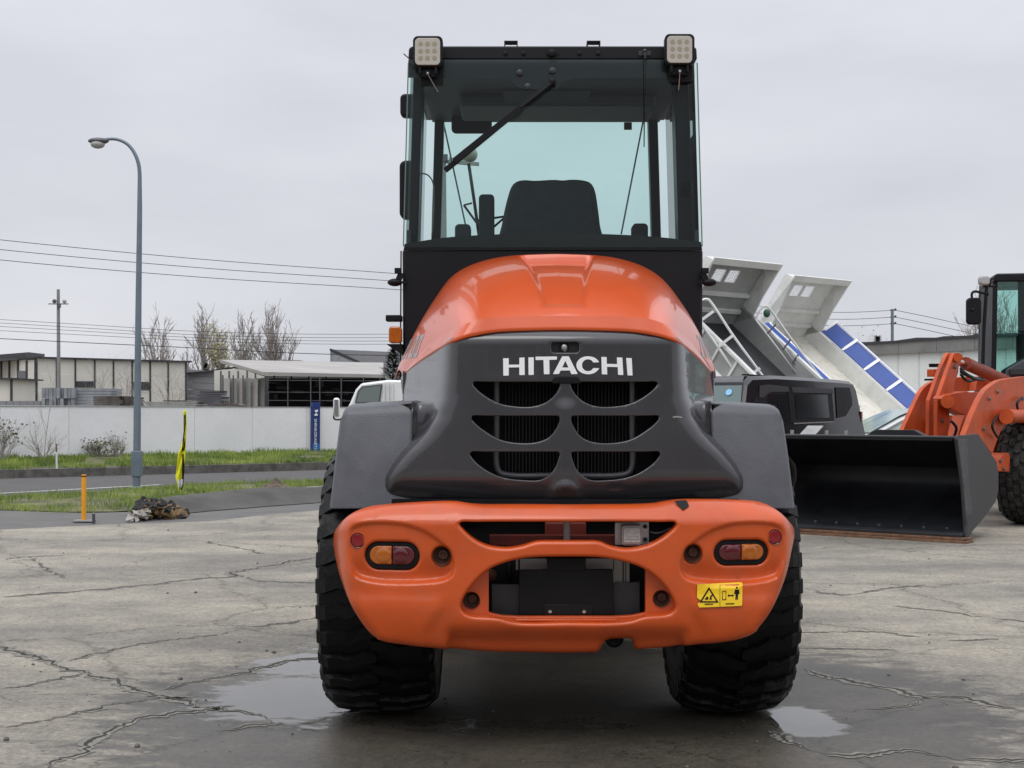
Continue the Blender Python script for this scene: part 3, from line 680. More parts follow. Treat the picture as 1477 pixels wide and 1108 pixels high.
# side panels under the bonnet and black body
for s in (-1, 1):
    MB().obox((XC+s*.762, 7.12, 1.42), (.012, 0, 0), (0, .23, 0), (0, 0, .22)).build('side_panel', 'grey', loader, bevel=.004)
    MB().prism([(XC+s*.50, 6.26, 1.05), (XC+s*.70, 6.26, 1.05), (XC+s*.70, 6.26, 1.455), (XC+s*.50, 6.26, 1.455)], (0, .01, 0)).build('inner_guard', 'grey', loader)
MB().box((XC-.45, 6.32, .55), (XC+.45, 9.9, 1.25)).build('chassis', 'cabblack', loader, bevel=.01)
# ---- fenders
def fender(s):
    xc = .222
    XI = .665
    prof = catmull([(6.085, 1.012), (6.10, 1.10), (6.125, 1.25), (6.165, 1.40), (6.18, 1.445), (6.205, 1.472), (6.26, 1.484), (6.6, 1.49), (7.3, 1.49), (7.5, 1.44), (7.6, 1.30)], 5)
    nx = 26; V = []
    for (Y, z) in prof:
        t = np.clip((z-1.012)/(1.47-1.012), 0, 1); xo = 1.028-.043*t; xi = XI-.03*np.clip((1.25-z)/.2, 0, 1)+.05*max(0, (z-1.43)/.04)**2*(Y < 6.22)*(z < 1.476)
        for i in range(nx+1):
            u = i/nx; uu = u**.8 if u > .5 else u
            x = xi+(xo-xi)*u; d = xo-x
            r = .045; q = float(quarter(np.array([d]), r)[0])
            nz_ = 1 if z > 1.45 else 0
            # push inward along the profile normal near the outer edge
            tt = np.clip((z-1.40)/.07, 0, 1)
            V.append(Vector((xc+s*x, Y+q*(1-tt)*1.0, z-q*tt-.018*tt*u)))
    # outer flange
    n = nx+1; m = len(prof); F_ = []
    for i in range(m-1):
        for j in range(nx):
            a = (i*n+j, i*n+j+1, (i+1)*n+j+1, (i+1)*n+j); F_.append(a if s > 0 else a[::-1])
    k0 = len(V)
    for i in range(m):
        p = V[i*n+nx]; tt = np.clip((p.z-1.40)/.07, 0, 1)
        V.append(p+Vector((0, .04*(1-tt), -.05*tt)))
    for i in range(m-1):
        a = (i*n+nx, k0+i, k0+i+1, (i+1)*n+nx); F_.append(a if s > 0 else a[::-1])
    b = MB(); b.v = V; b.f = F_
    o = b.build('mudguard', 'fender', loader, smooth=50); md = o.modifiers.new('t', 'SOLIDIFY'); md.thickness = .008; md.offset = -1
    return o
fender(-1); fender(1)
for s in (-1, 1):
    MB().prism([(.222+s*.664, 6.150, 1.10), (.222+s*.664, 6.170, 1.38), (.222+s*.664, 6.186, 1.440), (.222+s*.664, 6.215, 1.472), (.222+s*.664, 6.27, 1.484), (.222+s*.664, 6.8, 1.488), (.222+s*.664, 6.8, 1.10)], (s*.006, 0, 0)).build('mudguard_inner_wall', 'fender', loader)
# filler panels closing the joint between cover and mudguards
for s in (-1, 1):
    V = []; zs = [1.10, 1.20, 1.30, 1.38, 1.43, 1.465, 1.482, 1.486, 1.486]; fy = [0, 0, 0, 0, .004, .012, .03, .06, .5]
    cols = [(.560, 6.16), (.600, 6.195), (.630, 6.215), (.650, 6.212), (.668, 6.185)]
    for z, f in zip(zs, fy):
        for x, y in cols: V.append(((XC*.0+.222)+s*x, y-.05*max(0, 1.35-z)+f, z))
    F_ = [(i*5+j, i*5+j+1, (i+1)*5+j+1, (i+1)*5+j) for i in range(len(zs)-1) for j in range(4)]
    b = MB(); b.add(V, F_); b.build('filler_panel', 'grey', loader, smooth=50)
# ---- bumper / counterweight
_rec_px = [(506, 763), (520, 756), (541, 753.5), (560, 753.5), (579, 755.5), (600, 761), (618, 769), (634, 780), (647, 793), (655, 808), (655, 822), (650, 832), (640, 837.5), (615, 841), (584, 842), (550, 841), (527, 837), (512, 830), (505, 810), (503, 785)]
def D_b0(x, z):
    ax = np.abs(x)
    y = 5.72+.10*(ax/.95)**2+15*np.maximum(0, ax-.885)**2
    t = np.maximum(0, z-.975); y = y+1.1*t*t/(t+.03)
    t = np.maximum(0, .66-z); y = y+.9*t*t
    t = np.maximum(0, .552-z); w = .018; mask = sm((.495-ax)/.02+.5)
    y = y+mask*np.minimum(.8*t*t/(t+.02), .045)
    # the pods stand a little prouder than the middle
    mask2 = sm((ax-(.44+.12*np.clip((.72-z)/.2, 0, 1)))/.05); y = y-.012*mask2*sm((.70-z)/.08)
    return y
REC = None
def D_b(x, z):
    y = D_b0(x, z)
    if REC is not None:
        p = np.stack([np.abs(x), z], 1); d = dist_loop(p, REC); ins = inside(p, REC); sd_ = np.where(ins, d, -d)
        fl = sm(sd_/.022+.35)
        dep = .014+.026*sm((.86-z)/.13)
        y = y+fl*dep
    return y
def PB(px, py, D=None): return unproj(px, py, D or D_b0, XC)
REC = catmull([(-PB(*p)[0], PB(*p)[1]) for p in _rec_px], 4, True)
bo_px = [(817, 729.5), (740, 729), (690, 728.8), (672, 727), (655, 724.5), (600, 726), (548, 730), (525, 734), (502, 744), (486, 760), (479, 773), (478.5, 785), (483, 812), (493, 847), (509, 884), (526, 909), (538, 921), (556, 928), (584, 932), (631, 937), (700, 941), (760, 942.5), (820, 943.5)]
bo = [PB(*p) for p in bo_px]; bo[0] = (0, bo[0][1])
L_ = catmull(bo, 4)
rt_px = [(863.5, 942.5), (866, 939), (871, 928), (877, 924), (884, 922.5), (912, 922.5), (914, 928), (917, 938.5), (940, 936.8), (962, 935), (1000, 932), (1060, 925.5), (1089, 915), (1109, 893), (1126, 861), (1138, 827), (1145, 792), (1148, 770), (1147, 762), (1141, 753), (1128, 740), (1112, 730), (1096, 725), (1057, 722.3), (1020, 721.5), (985, 721.8), (960, 724.6), (945, 727.5), (900, 729)]
rt = [PB(*p) for p in rt_px]
R1 = np.array(rt[:8]); R2 = catmull(rt[8:], 4)
bout = np.vstack([L_, R1, R2])
def mir(pxs, D=None, n=5):
    q = [PB(*p, D) for p in pxs]; return catmull(q, n, True)
slot = [(662, 755), (690, 753.5), (740, 753), (817, 753), (900, 753), (950, 753.5), (976, 754.5), (975, 759), (967, 767), (950, 779.5), (929, 788.5), (903, 792), (882, 788.5), (864, 781.5), (840, 781), (817, 781), (795, 781), (774, 781.5), (752, 788), (730, 791), (705, 788), (686, 779.5), (670, 766)]
big = [(665, 873), (672, 857), (691, 834), (709, 820), (729, 812), (758, 805.5), (817, 803.5), (870, 805), (901, 811), (925, 819), (945, 832), (962, 850), (972, 867), (974, 879), (965, 886), (930, 890), (910, 896), (886, 898.5), (817, 898.5), (746, 898.5), (717, 892), (677, 888.5), (667, 882)]
lampL = [(525, 802.5)]
def stadium(x0, x1, z0, z1, n=14):
    r = (z1-z0)/2; cz_ = (z0+z1)/2; a = [(x1-r+r*math.cos(t), cz_+r*math.sin(t)) for t in np.linspace(-PI/2, PI/2, n)]
    b = [(x0+r+r*math.cos(t), cz_+r*math.sin(t)) for t in np.linspace(PI/2, 1.5*PI, n)]
    return np.array(a+b)
xa, za = PB(525.5, 822); xb, zb = PB(604.5, 783)
stL = stadium(xa, xb, za, zb)
xa2, za2 = PB(1031, 817); xb2, zb2 = PB(1109.5, 779); stR = stadium(xa2, xb2, za2, zb2)
hL = PB(637, 803); hR = PB(1000, 799.5)
bh = [catmull([PB(*p) for p in slot], 5, True), catmull([PB(*p) for p in big], 5, True), stL, stR, circ(*hL, .039), circ(*hR, .037)]
# extra points along the recess edge so that its slope is crisp
ex = []
for s in (-1, 1):
    for k in (-.012, -.005, .003, .010, .016):
        q = resample(REC, .014); a = np.roll(q, 1, 0); b = np.roll(q, -1, 0); t = b-a; t /= np.linalg.norm(t, axis=1)[:, None]; nn = np.stack([-t[:, 1], t[:, 0]], 1)
        q2 = q+nn*k; q2 = q2*[s, 1]
        keep = inside(q2, bout)
        for h_ in bh: keep &= ~inside(q2, h_) & (dist_loop(q2, h_) > .012)
        ex.append(q2[keep])
ex = np.vstack(ex)
def ro_b(x, z): return np.where(np.abs(x) > .80, .05, .028)
mb = plate(bout, bh, D_b, XC, h=.018, g=.022, ro=ro_b, rh=.016, flange=.06, extra=ex)
bumper = mb.build('rear_bumper', 'bumperp', loader, smooth=60)
# recessed plate in the big opening, with a window of its own
yr = 5.80
def P2(px, py, Y): v = W(px, py, Y); return (v.x-XC, v.z)
bp_out = np.array([P2(*p, yr) for p in [(655, 800), (980, 800), (980, 905), (655, 905)]])
bp_hole = np.array([P2(*p, yr) for p in [(704, 790.5), (931, 790.5), (931, 884), (912, 888), (885, 889.5), (745, 889.5), (722, 888), (704, 884)]])
l1 = P2(680, 866, yr); l2 = P2(954, 863.5, yr)
bp_out = np.array([P2(*p, yr) for p in [(655, 790), (980, 790), (980, 905), (655, 905)]])
Dp = lambda x, z: np.full(np.shape(x), yr)
mb = plate(bp_out, [np.array([P2(*p, yr) for p in [(705, 796), (931, 796), (931, 884), (912, 888), (885, 889.5), (745, 889.5), (722, 888), (705, 884)]]), circ(*l1, .034), circ(*l2, .034)], Dp, XC, h=.02, g=.05, rh=.004, flange=.03)
mb.build('recessed_plate', 'bumperp', loader, smooth=60)
lip = MB().beam(W(744, 893.5, 5.79), W(890, 893.5, 5.79), .05, .012); lip.build('step_lip', 'bumperp', loader, bevel=.003)
def cup(x, z, r, Y, name='socket'):
    b = MB().lathe((XC+x, Y, z), (0, 1, 0), [(r*1.02, -.012), (r*.96, .0), (r*.9, .03), (0, .032)], 28); o = b.build(name, 'rust', loader, smooth=40)
    b = MB().lathe((XC+x+.004, Y+.03, z+.004), (0, -1, 0), [(r*.58, 0), (r*.58, .012), (r*.5, .016), (r*.3, .017), (r*.26, .01), (0, .01)], 22); b.build('socket_bolt', 'rust', o, smooth=40)
for (x, z), r in ((hL, .038), (hR, .036)): cup(x, z, r, float(D_b(np.array([x]), np.array([z]))[0])+.012)
for (x, z), r in ((l1, .034), (l2, .034)): cup(x, z, r, yr+.004)
# embossed mark on the recessed plate at the right
em = MB()
for a in [[(933,834),(953,834),(953,833),(933,833)], [(952,833),(953,833),(953,848),(952,848)], [(937,837),(944,837),(944,838.5),(941,846),(939.5,846),(942.2,838.5),(937,838.5)], [(947,837),(948.5,837),(948.5,846),(947,846)]]:
    em.prism([W(x, y, yr-.0015) for x, y in a], (0, .003, 0))
em.build('embossed_mark', 'orange', loader)
# reflectors
for px, py in ((515.5, 780), (1118, 775)):
    x, z = PB(px, py); Y = float(D_b(np.array([x]), np.array([z]))[0])
    o = MB().lathe((XC+x, Y+.004, z), (0, -1, 0), [(.030, 0), (.030, .006), (.025, .008), (.025, .012), (0, .013)], 26).build('reflector', 'redrefl', loader, smooth=35)
    MB().lathe((XC+x, Y+.003, z), (0, -1, 0), [(.026, .006), (.031, .009), (.033, .0)], 26).build('reflector_ring', 'red', o, smooth=60)
# rear lamps
def rear_lamp(st, amber_left):
    lo, hi = st.min(0), st.max(0); cx_ = (lo[0]+hi[0])/2; cz_ = (lo[1]+hi[1])/2
    sdx = .009
    Yb = float(D_b(np.array([cx_]), np.array([cz_]))[0]); tilt = (float(D_b0(np.array([hi[0]]), np.array([cz_]))[0])-float(D_b0(np.array([lo[0]]), np.array([cz_]))[0]))/(hi[0]-lo[0])
    Dl = lambda x, z: Yb+.010+tilt*(x-cx_)
    o = plate(st, [], Dl, XC, h=.01, g=.03, ro=.006, flange=.02, off=.006).build('rear_lamp', 'black', loader, smooth=50)
    inn = stadium(lo[0]+.020, hi[0]-.020, lo[1]+.022, hi[1]-.018)
    for half_ in (0, 1):
        pts = inn[inn[:, 0] < cx_-.002] if half_ == 0 else inn[inn[:, 0] > cx_+.002]
        xs = cx_+(-.0015 if half_ == 0 else .0015)
        if half_ == 0: pl = np.vstack([[(xs, inn[:, 1].max())], pts, [(xs, inn[:, 1].min())]])
        else:
            a = [p for p in inn if p[0] > cx_+.002]; a = a; pl = np.vstack([[(xs, inn[:, 1].min())], a, [(xs, inn[:, 1].max())]])
        amb = (half_ == 0) == amber_left
        ccx = cx_+(-.036 if half_ == 0 else .036)
        Dq = lambda x, z: Dl(x, z)-.004-.007*np.clip(1-((x-ccx)**2+(z-cz_)**2)/.0011, 0, 1)**.5
        plate(pl, [], Dq, XC, h=.005, g=.006, ro=.006, flange=.012).build('amber_lens' if amb else 'red_lens', 'amber' if amb else 'red', o, smooth=60)
rear_lamp(stL, True); rear_lamp(stR, False)
# warning label
def on_b(pts, off, name, m, par=None, h=.006, g=.025):
    return plate(np.array([PB(*p) for p in pts]), [], D_b, XC, h=h, g=g, flange=0, off=off).build(name, m, par or loader)
lab = on_b([(1005.5, 842.5), (1071, 840.5), (1070, 873.5), (1008, 876), (1005.5, 871), (1011, 866), (1005, 862)], -.008, 'warning_label', 'yellow')
def zl(a): return [(800+x/3.463, 740+y/3.463) for x, y in a]
pm = MB()
def addp(pts, holes=(), off=-.0092):
    b = plate(np.array([PB(*p) for p in zl(pts)]), [np.array([PB(*p) for p in zl(q)]) for q in holes], D_b, XC, h=.0018, g=.02, flange=0, off=off); pm.add(b.v, b.f)
addp([(770,368),(818,446),(722,446)], [[(770,382),(806,439),(735,439)]])
addp([(748,432),(758,415),(768,420),(764,432)]); addp([(772,432),(776,412),(788,404),(790,410),(782,418),(784,432)])
addp([(824,357),(826,357),(825,466),(823,466)])
addp([(836,388),(856,387),(855,433),(835,434)], [[(839,392),(853,391),(852,429),(838,430)]])
addp([(862,411),(870,402),(870,408),(886,408),(886,402),(894,411),(886,420),(886,414),(870,414),(870,420)])
addp([(905,367),(912,367),(914,374),(908,378),(903,374)]); addp([(899,381),(920,381),(922,404),(917,404),(915,400),(914,432),(909,432),(908,408),(907,432),(901,432),(902,402),(899,405),(895,403)])
addp([(748,452),(790,451),(790,456),(748,457)]); addp([(852,450),(896,449),(896,454),(852,455)])
pm.build('label_print', 'black', lab)
# rubber tab at the top of the bumper
on_b([(972, 722.5), (990, 721), (994, 730), (985, 736), (978, 729)], -.006, 'rubber_tab', 'black', h=.01)
# ---- things seen in the bumper openings
MB().box((XC-.75, 5.99, .98), (XC+.75, 6.02, 1.06)).build('rear_crossmember', 'cabblack', loader)
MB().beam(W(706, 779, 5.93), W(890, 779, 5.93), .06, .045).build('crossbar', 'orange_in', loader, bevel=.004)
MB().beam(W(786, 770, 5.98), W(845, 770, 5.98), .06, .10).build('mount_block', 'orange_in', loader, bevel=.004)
MB().tube([W(817.5, 752, 5.86), W(817.5, 785, 5.86)], .0145, 12).build('pin', 'alu', loader, smooth=60)
wl = MB().prism([W(*p, 5.86) for p in [(887, 754), (936, 753), (936, 785), (887, 786)]], (0, .006, 0)).build('lamp_plate', 'silver', loader, bevel=.001)
mbp = MB(); a = P2(896, 786, 5.83); b = P2(925, 757, 5.83); rr_prism(mbp, a[0], a[1], b[0], b[1], .014, 5.80, 5.86, XC); wo = mbp.build('plate_lamp', 'alu', wl, bevel=.002)
mbp = MB(); rr_prism(mbp, a[0]+.008, a[1]+.008, b[0]-.008, b[1]-.008, .01, 5.79, 5.80, XC)
for k in range(5): z_ = a[1]+.014+k*.0135; mbp.box((XC+a[0]+.014, 5.786, z_), (XC+b[0]-.014, 5.79, z_+.005))
mbp.build('plate_lamp_lens', 'clear', wl, bevel=.001)
for py in (759.5, 778): MB().lathe(W(930.5, py, 5.86), (0, -1, 0), [(.009, 0), (.009, .006), (.005, .009), (0, .009)], 14).build('screw', 'steelblk', wl, smooth=40)
MB().tube(catmull([W(938, 767, 5.87), W(946, 769, 5.86), W(956, 767, 5.86), W(966, 762, 5.88)], 5), .003, 6).build('cable', 'alu', loader, smooth=180)
MB().prism([W(*p, 5.845) for p in [(749, 822), (884, 821), (886, 888), (749, 888)]], (0, .02, 0)).build('cover_plate', 'black', loader, bevel=.004)
MB().prism([W(*p, 5.84) for p in [(789, 805), (845, 805), (845, 824), (789, 824)]], (0, .02, 0)).build('cover_tab', 'black', loader, bevel=.003)
o = MB().prism([W(*p, 5.838) for p in [(785, 872), (854, 872), (854, 888), (785, 888)]], (0, .006, 0)).build('small_plate', 'blackgloss', loader, bevel=.001)
for px in (793.5, 842.5): MB().lathe(W(px, 882, 5.838), (0, -1, 0), [(.008, 0), (.007, .005), (0, .006)], 14).build('bolt', 'chrome', o, smooth=40)
MB().prism([W(*p, 5.90) for p in [(709, 843), (752, 843), (752, 892), (709, 885)]], (0, .02, 0)).build('mud_flap', 'steelblk', loader, bevel=.003)
MB().prism([W(*p, 5.90) for p in [(884, 841), (923, 840), (923, 884), (884, 890)]], (0, .02, 0)).build('mud_flap', 'steelblk', loader, bevel=.003)
for (x0, x1, y0, y1) in ((750, 790, 806, 824), (845, 886, 806, 824), (884, 898, 806, 842), (899.5, 902, 808, 842), (903, 908, 810, 842), (744, 747.5, 806, 822)):
    MB().prism([W(x0, y0, 5.93), W(x1, y0, 5.93), W(x1, y1, 5.93), W(x0, y1, 5.93)], (0, .02, 0)).build('inner_frame', 'alu', loader, bevel=.001)
MB().ball(W(708, 830, 5.99), .028).build('hose_end', 'rust', loader, smooth=180)
MB().tube([W(735, 812, 6.0), W(735, 842, 6.0)], .012, 10).build('hose', 'black', loader, smooth=180)
MB().box((XC-.6, 6.03, .50), (XC+.6, 6.06, 1.0)).build('dark_bulkhead', 'black', loader)
MB().lathe(W(886, 921, 5.86), (0, 1, 0), [(.036, 0), (.04, 0), (.04, .2), (.036, .2), (.034, .02), (0, .03)], 20).build('tow_pin', 'black', loader, smooth=40)
# ---- wheels
def tyre_profile(Ro, wd, rim):
    h = wd/2; sh_ = .05
    return [(rim, -h*.80), (rim+.03, -h*.93), ((rim+Ro)/2, -h*1.0), (Ro-sh_-.01, -h*.985), (Ro-sh_*.5, -h*.93), (Ro-.018, -h*.80), (Ro-.006, -h*.45), (Ro, 0), (Ro-.006, h*.45), (Ro-.018, h*.80), (Ro-sh_*.5, h*.93), (Ro-sh_-.01, h*.985), ((rim+Ro)/2, h*1.0), (rim+.03, h*.93), (rim, h*.80)]
def wheel(parent, c, ax, Ro, wd, rim, nl, rubber='rubber', mode=0, lh=.032):
    c = Vector(c); ax = Vector(ax).normalized(); up = Vector((0, 0, 1)); fw = ax.cross(up).normalized()
    b0 = Ro-lh
    ty = MB().lathe(c, ax, [(r, t) for r, t in tyre_profile(b0, wd-.03, rim)], 72)
    wroot = MB().lathe(c, ax, [(rim*.35, wd*.12), (rim*.5, wd*.12), (rim*.8, wd*.30), (rim*.93, wd*.36), (rim+.012, wd*.40), (rim+.012, -wd*.40), (rim*.93, -wd*.36), (rim*.8, -wd*.30), (rim*.5, -wd*.2), (0, -wd*.2)], 48).build('wheel', 'alu' if mode == 0 else 'orange2', parent, smooth=40)
    ty.build('tyre', rubber, wroot, smooth=50)
    tr = MB()
    prof = np.array(tyre_profile(b0, wd-.03, rim)); 
    def pt(t, a, hgt):      # t lateral -1..1 (beyond .8 wraps the shoulder)
        hw = (wd-.03)/2; at = abs(t)
        pr = [(Ro-lh, 0), (Ro-lh-.006, .45), (Ro-lh-.020, .80), (Ro-lh-.028, .93), (Ro-lh-.062, .985), (Ro-lh-.12, 1.0)]
        ts = [0, .45, .80, .90, .98, 1.08]
        r = np.interp(at, ts, [p[0] for p in pr]); w_ = np.interp(at, ts, [p[1] for p in pr])*hw
        nl_ = np.interp(at, [0, .8, .95, 1.08], [0, .25, .8, 1.0])       # how far outward sideways
        fall = np.interp(at, [0, .98, 1.08], [1, 1, .25])
        r = r+hgt*fall*(1-nl_); w_ = w_+hgt*fall*nl_*.45
        return c+ax*(w_*(1 if t > 0 else -1))+(up*math.cos(a)+fw*math.sin(a))*r
    da = 2*PI/nl
    def lug(path, hw_a, hgt):     # path: (t, angle) with half width in angle
        V = []; n = len(path)
        for (t, a, k) in path:
            V += [pt(t, a-hw_a*k, -.004), pt(t, a-hw_a*k*.8, hgt), pt(t, a+hw_a*k*.8, hgt), pt(t, a+hw_a*k, -.004)]
        F_ = []
        for i in range(n-1):
            for j in range(3): F_.append((i*4+j, i*4+j+1, (i+1)*4+j+1, (i+1)*4+j))
        F_ += [(3, 2, 1, 0), tuple((n-1)*4+j for j in range(4))]
        tr.add(V, F_)
    rnd = random.Random(3)
    for i in range(nl):
        a0 = i*da
        for s in (-1, 1):
            o_ = a0+(da/2 if s > 0 else 0)
            if mode == 0:
                lug([(s*1.08, o_-.02*s, .62), (s*.95, o_, .66), (s*.80, o_+.01, .64), (s*.60, o_+da*.16, .52), (s*.42, o_+da*.10, .56), (s*.20, o_+da*.36, .52), (-s*.04, o_+da*.44, .46)], da*.5, lh)
            else:
                for (t0, t1, sh2) in ((1.05, .74, 0), (.66, .38, da*.3), (.30, .04, da*.62)):
                    lug([(s*t0, o_+sh2, .62), (s*(t0+t1)/2, o_+sh2+da*.12, .74), (s*t1, o_+sh2+da*.05, .60)], da*.5, lh)
    t_ = tr.build('tread', rubber, wroot); tag(t_, kind='stuff')
    return wroot
for s in (-1, 1):
    wheel(loader, (.208+s*.818, 6.69, .64), (s, 0, 0), .645, .545, .31, 31, lh=.028)
    wheel(loader, (.205+s*.79, 9.35, .64), (s, 0, 0), .645, .56, .31, 26)
MB().tube([(.215-.6, 6.72, .64), (.215+.6, 6.72, .64)], .12, 14).build('rear_axle', 'cabblack', loader, smooth=60)
MB().tube([(.215-.6, 9.35, .64), (.215+.6, 9.35, .64)], .12, 14).build('front_axle', 'cabblack', loader, smooth=60)
# ---- front end (behind the cab)
for s in (-1, 1):
    MB().prism([(XC+s*.42, 9.0, 1.2), (XC+s*.42, 9.3, 1.5), (XC+s*.42, 10.2, 1.0), (XC+s*.42, 10.9, .45), (XC+s*.42, 10.7, .3), (XC+s*.42, 9.9, .75)], (s*.05, 0, 0)).build('lift_arm', 'orange', loader, bevel=.01)
    b = MB(); b.prism([(XC+s*.6, 8.75, 1.35), (XC+s*.6, 9.95, 1.35), (XC+s*.6, 10.0, 1.2), (XC+s*.6, 8.75, 1.3)], (s*.42, 0, 0)); b.build('front_mudguard', 'fender', loader, bevel=.01)
bk = MB(); prof = [(10.85, .08), (11.7, .06), (11.75, .10), (11.0, .16), (10.95, .5), (11.1, .9), (11.4, 1.05), (11.35, 1.1), (10.95, .95), (10.8, .5)]
bk.prism([(XC-1.15, y, z) for y, z in prof], (2.3, 0, 0)); bk.build('front_bucket', 'bucket', loader, bevel=.01)
# ================= cab
XB = .2155
YR, YF = 7.35, 8.75
def cx_(z): return .79-.03*np.clip((z-2.31)/1.06, 0, 1)
cab = MB().prism([(XB-.79, YR, 1.0), (XB+.79, YR, 1.0), (XB+.797, YR, 2.295), (XB-.797, YR, 2.295)], (0, 1.45, 0)).build('cab_lower_body', 'cabblack', loader, bevel=.012)
# roof
zt = 3.372; zb_ = 3.300
rf = MB().prism([(XB-.765, YR-.01, zb_), (XB+.765, YR-.01, zb_), (XB+.762, YR-.01, zt-.012), (XB+.745, YR-.01, zt), (XB-.745, YR-.01, zt), (XB-.762, YR-.01, zt-.012)], (0, 1.55, 0))
roof = rf.build('cab_roof', 'cabblack', loader, bevel=.008)
MB().box((XB-.72, YR+.06, zb_-.03), (XB+.72, YF+.05, zb_-.001)).build('roof_lining', 'interior', roof)
MB().prism([W(725, 131, 7.9), W(852, 131, 7.9), W(847, 148, 8.0), W(728, 148, 8.0)], (0, .02, .0)).build('sun_blind', 'ceil', roof)
MB().box((XB-.52, 8.0, 3.20), (XB+.62, 8.45, 3.27)).build('overhead_console', 'interior', roof, bevel=.02)
# pillars (each one a part)
def pillar(x0, x1, y0, y1, name='pillar', z0=2.29, z1=3.30, side=0):
    for s in ((-1, 1) if side == 0 else (side,)):
        q = lambda x, z: XB+s*(x-.03*(z-2.31)/1.06)
        b = MB().add([(q(x0, z0), y0, z0), (q(x1, z0), y0, z0), (q(x1, z0), y1, z0), (q(x0, z0), y1, z0), (q(x0, z1), y0, z1), (q(x1, z1), y0, z1), (q(x1, z1), y1, z1), (q(x0, z1), y1, z1)],
            [(0,3,2,1),(4,5,6,7),(0,1,5,4),(1,2,6,5),(2,3,7,6),(3,0,4,7)])
        b.build(name, 'cabblack', loader, bevel=.006)
pillar(.725, .775, 7.48, 7.62, 'rear_pillar', side=-1); pillar(.685, .765, 7.48, 7.62, 'rear_pillar', side=1); pillar(.755, .785, 8.06, 8.14, 'door_pillar'); pillar(.672, .730, YF-.02, YF+.08, 'front_pillar')
# dark trim inside each side wall
for s in (-1, 1):
    MB().prism([(XB+s*.755, 7.36, 2.28), (XB+s*.755, 8.8, 2.28), (XB+s*.755, 8.8, 2.36), (XB+s*.755, 8.06, 2.40), (XB+s*.755, 7.36, 2.40)], (s*.02, 0, 0)).build('side_sill', 'interior', loader)
MB().prism([(XB+.735, 7.52, 2.36), (XB+.735, 8.05, 2.36), (XB+.735, 8.05, 2.95), (XB+.735, 7.52, 2.95)], (.015, 0, 0)).build('side_console', 'interior', loader)
mbp = MB()
for k in range(7): x = 984+k*2.4; mbp.prism([W(x, 262+k*.5, 7.48), W(x+1.2, 262+k*.5, 7.48), W(x-1.5, 284+k*.3, 7.48), W(x-2.7, 284+k*.3, 7.48)], (0, .004, 0))
mbp.build('vent_slots', 'ceil', loader)
# glass
def gl(pts, name='window', m='glass'): return MB().prism(pts, (0, .006, 0)).build(name, m, loader)
g = MB().add([(XB-.793, YR-.016, 2.305), (XB+.793, YR-.016, 2.305), (XB+.765, YR-.016, 3.298), (XB-.765, YR-.016, 3.298)], [(0,1,2,3)]).build('rear_window', 'glass', loader)
MB().add([(XB-.67, YF+.03, 2.25), (XB+.67, YF+.03, 2.25), (XB+.65, YF+.03, 3.31), (XB-.65, YF+.03, 3.31)], [(3,2,1,0)]).build('windscreen', 'glass', loader)
for s in (-1, 1):
    MB().add([(XB+s*.78, 7.37, 2.32), (XB+s*.78, 8.75, 2.32), (XB+s*.752, 8.75, 3.30), (XB+s*.752, 7.37, 3.30)], [(0,1,2,3)]).build('side_window', 'glass', loader)
# black print at the bottom and top of the rear window, green cut edges
bb = catmull([W(583.5, 352, YR-.006), W(640, 343, YR-.006), W(720, 338, YR-.006), W(800, 336.5, YR-.006), W(880, 338, YR-.006), W(950, 342, YR-.006), W(1011, 349, YR-.006)], 6)
MB().prism([Vector(p) for p in bb]+[W(1013, 361, YR-.006), W(582, 361, YR-.006)], (0, .004, 0)).build('window_border', 'blackgloss', g)
MB().prism([W(*p, YR-.006) for p in [(589, 86), (1001, 86), (1002, 112), (826, 112.5), (812, 118), (803, 128), (760, 129), (745, 124), (738, 116), (730, 112.5), (588.5, 112)]], (0, .004, 0)).build('window_top_border', 'steelblk', g)
edge = mat('glass_edge', (.10, .17, .155), .4)
for s in (-1, 1): MB().beam((XB+s*.790, YR-.018, 2.31), (XB+s*.7635, YR-.018, 3.28), .004, .006).build('glass_edge', edge, g)
for px, py in ((749.5, 105), (797, 102), (761, 125)): MB().lathe(W(px, py, YR-.02), (0, -1, 0), [(.017, 0), (.016, .008), (.006, .012), (0, .012)], 18).build('wiper_bolt', 'steelblk', g, smooth=40)
for px in (729, 755, 836, 863): MB().lathe(W(px, 77, YR-.012), (0, -1, 0), [(.013, -.01), (.012, .003), (.006, .006), (0, .006)], 14).build('roof_bolt', 'black', roof, smooth=40)
b = MB().prism([W(*p, YR-.016) for p in [(787, 77), (790, 74), (803, 74), (806, 77), (803, 80.5), (790, 80.5)]], (0, .006, 0)); b.lathe(W(796, 77, YR-.018), (0, -1, 0), [(.021, 0), (.019, .012), (.012, .016), (0, .016)], 18); b.build('lamp_socket', 'black', roof, bevel=.001)
for px in (737, 856):
    b = MB(); p0 = W(px, 65, YR+.02); w_ = .036
    b.box((p0.x-w_, p0.y-.02, p0.z-.006), (p0.x-w_+.006, p0.y+.05, p0.z+.012)); b.box((p0.x+w_-.006, p0.y-.02, p0.z-.006), (p0.x+w_, p0.y+.05, p0.z+.012)); b.box((p0.x-w_, p0.y-.02, p0.z+.0125), (p0.x+w_, p0.y+.05, p0.z+.018)); b.ball((p0.x, p0.y-.01, p0.z+.004), .008)
    b.build('roof_bracket', 'cabblack', roof)
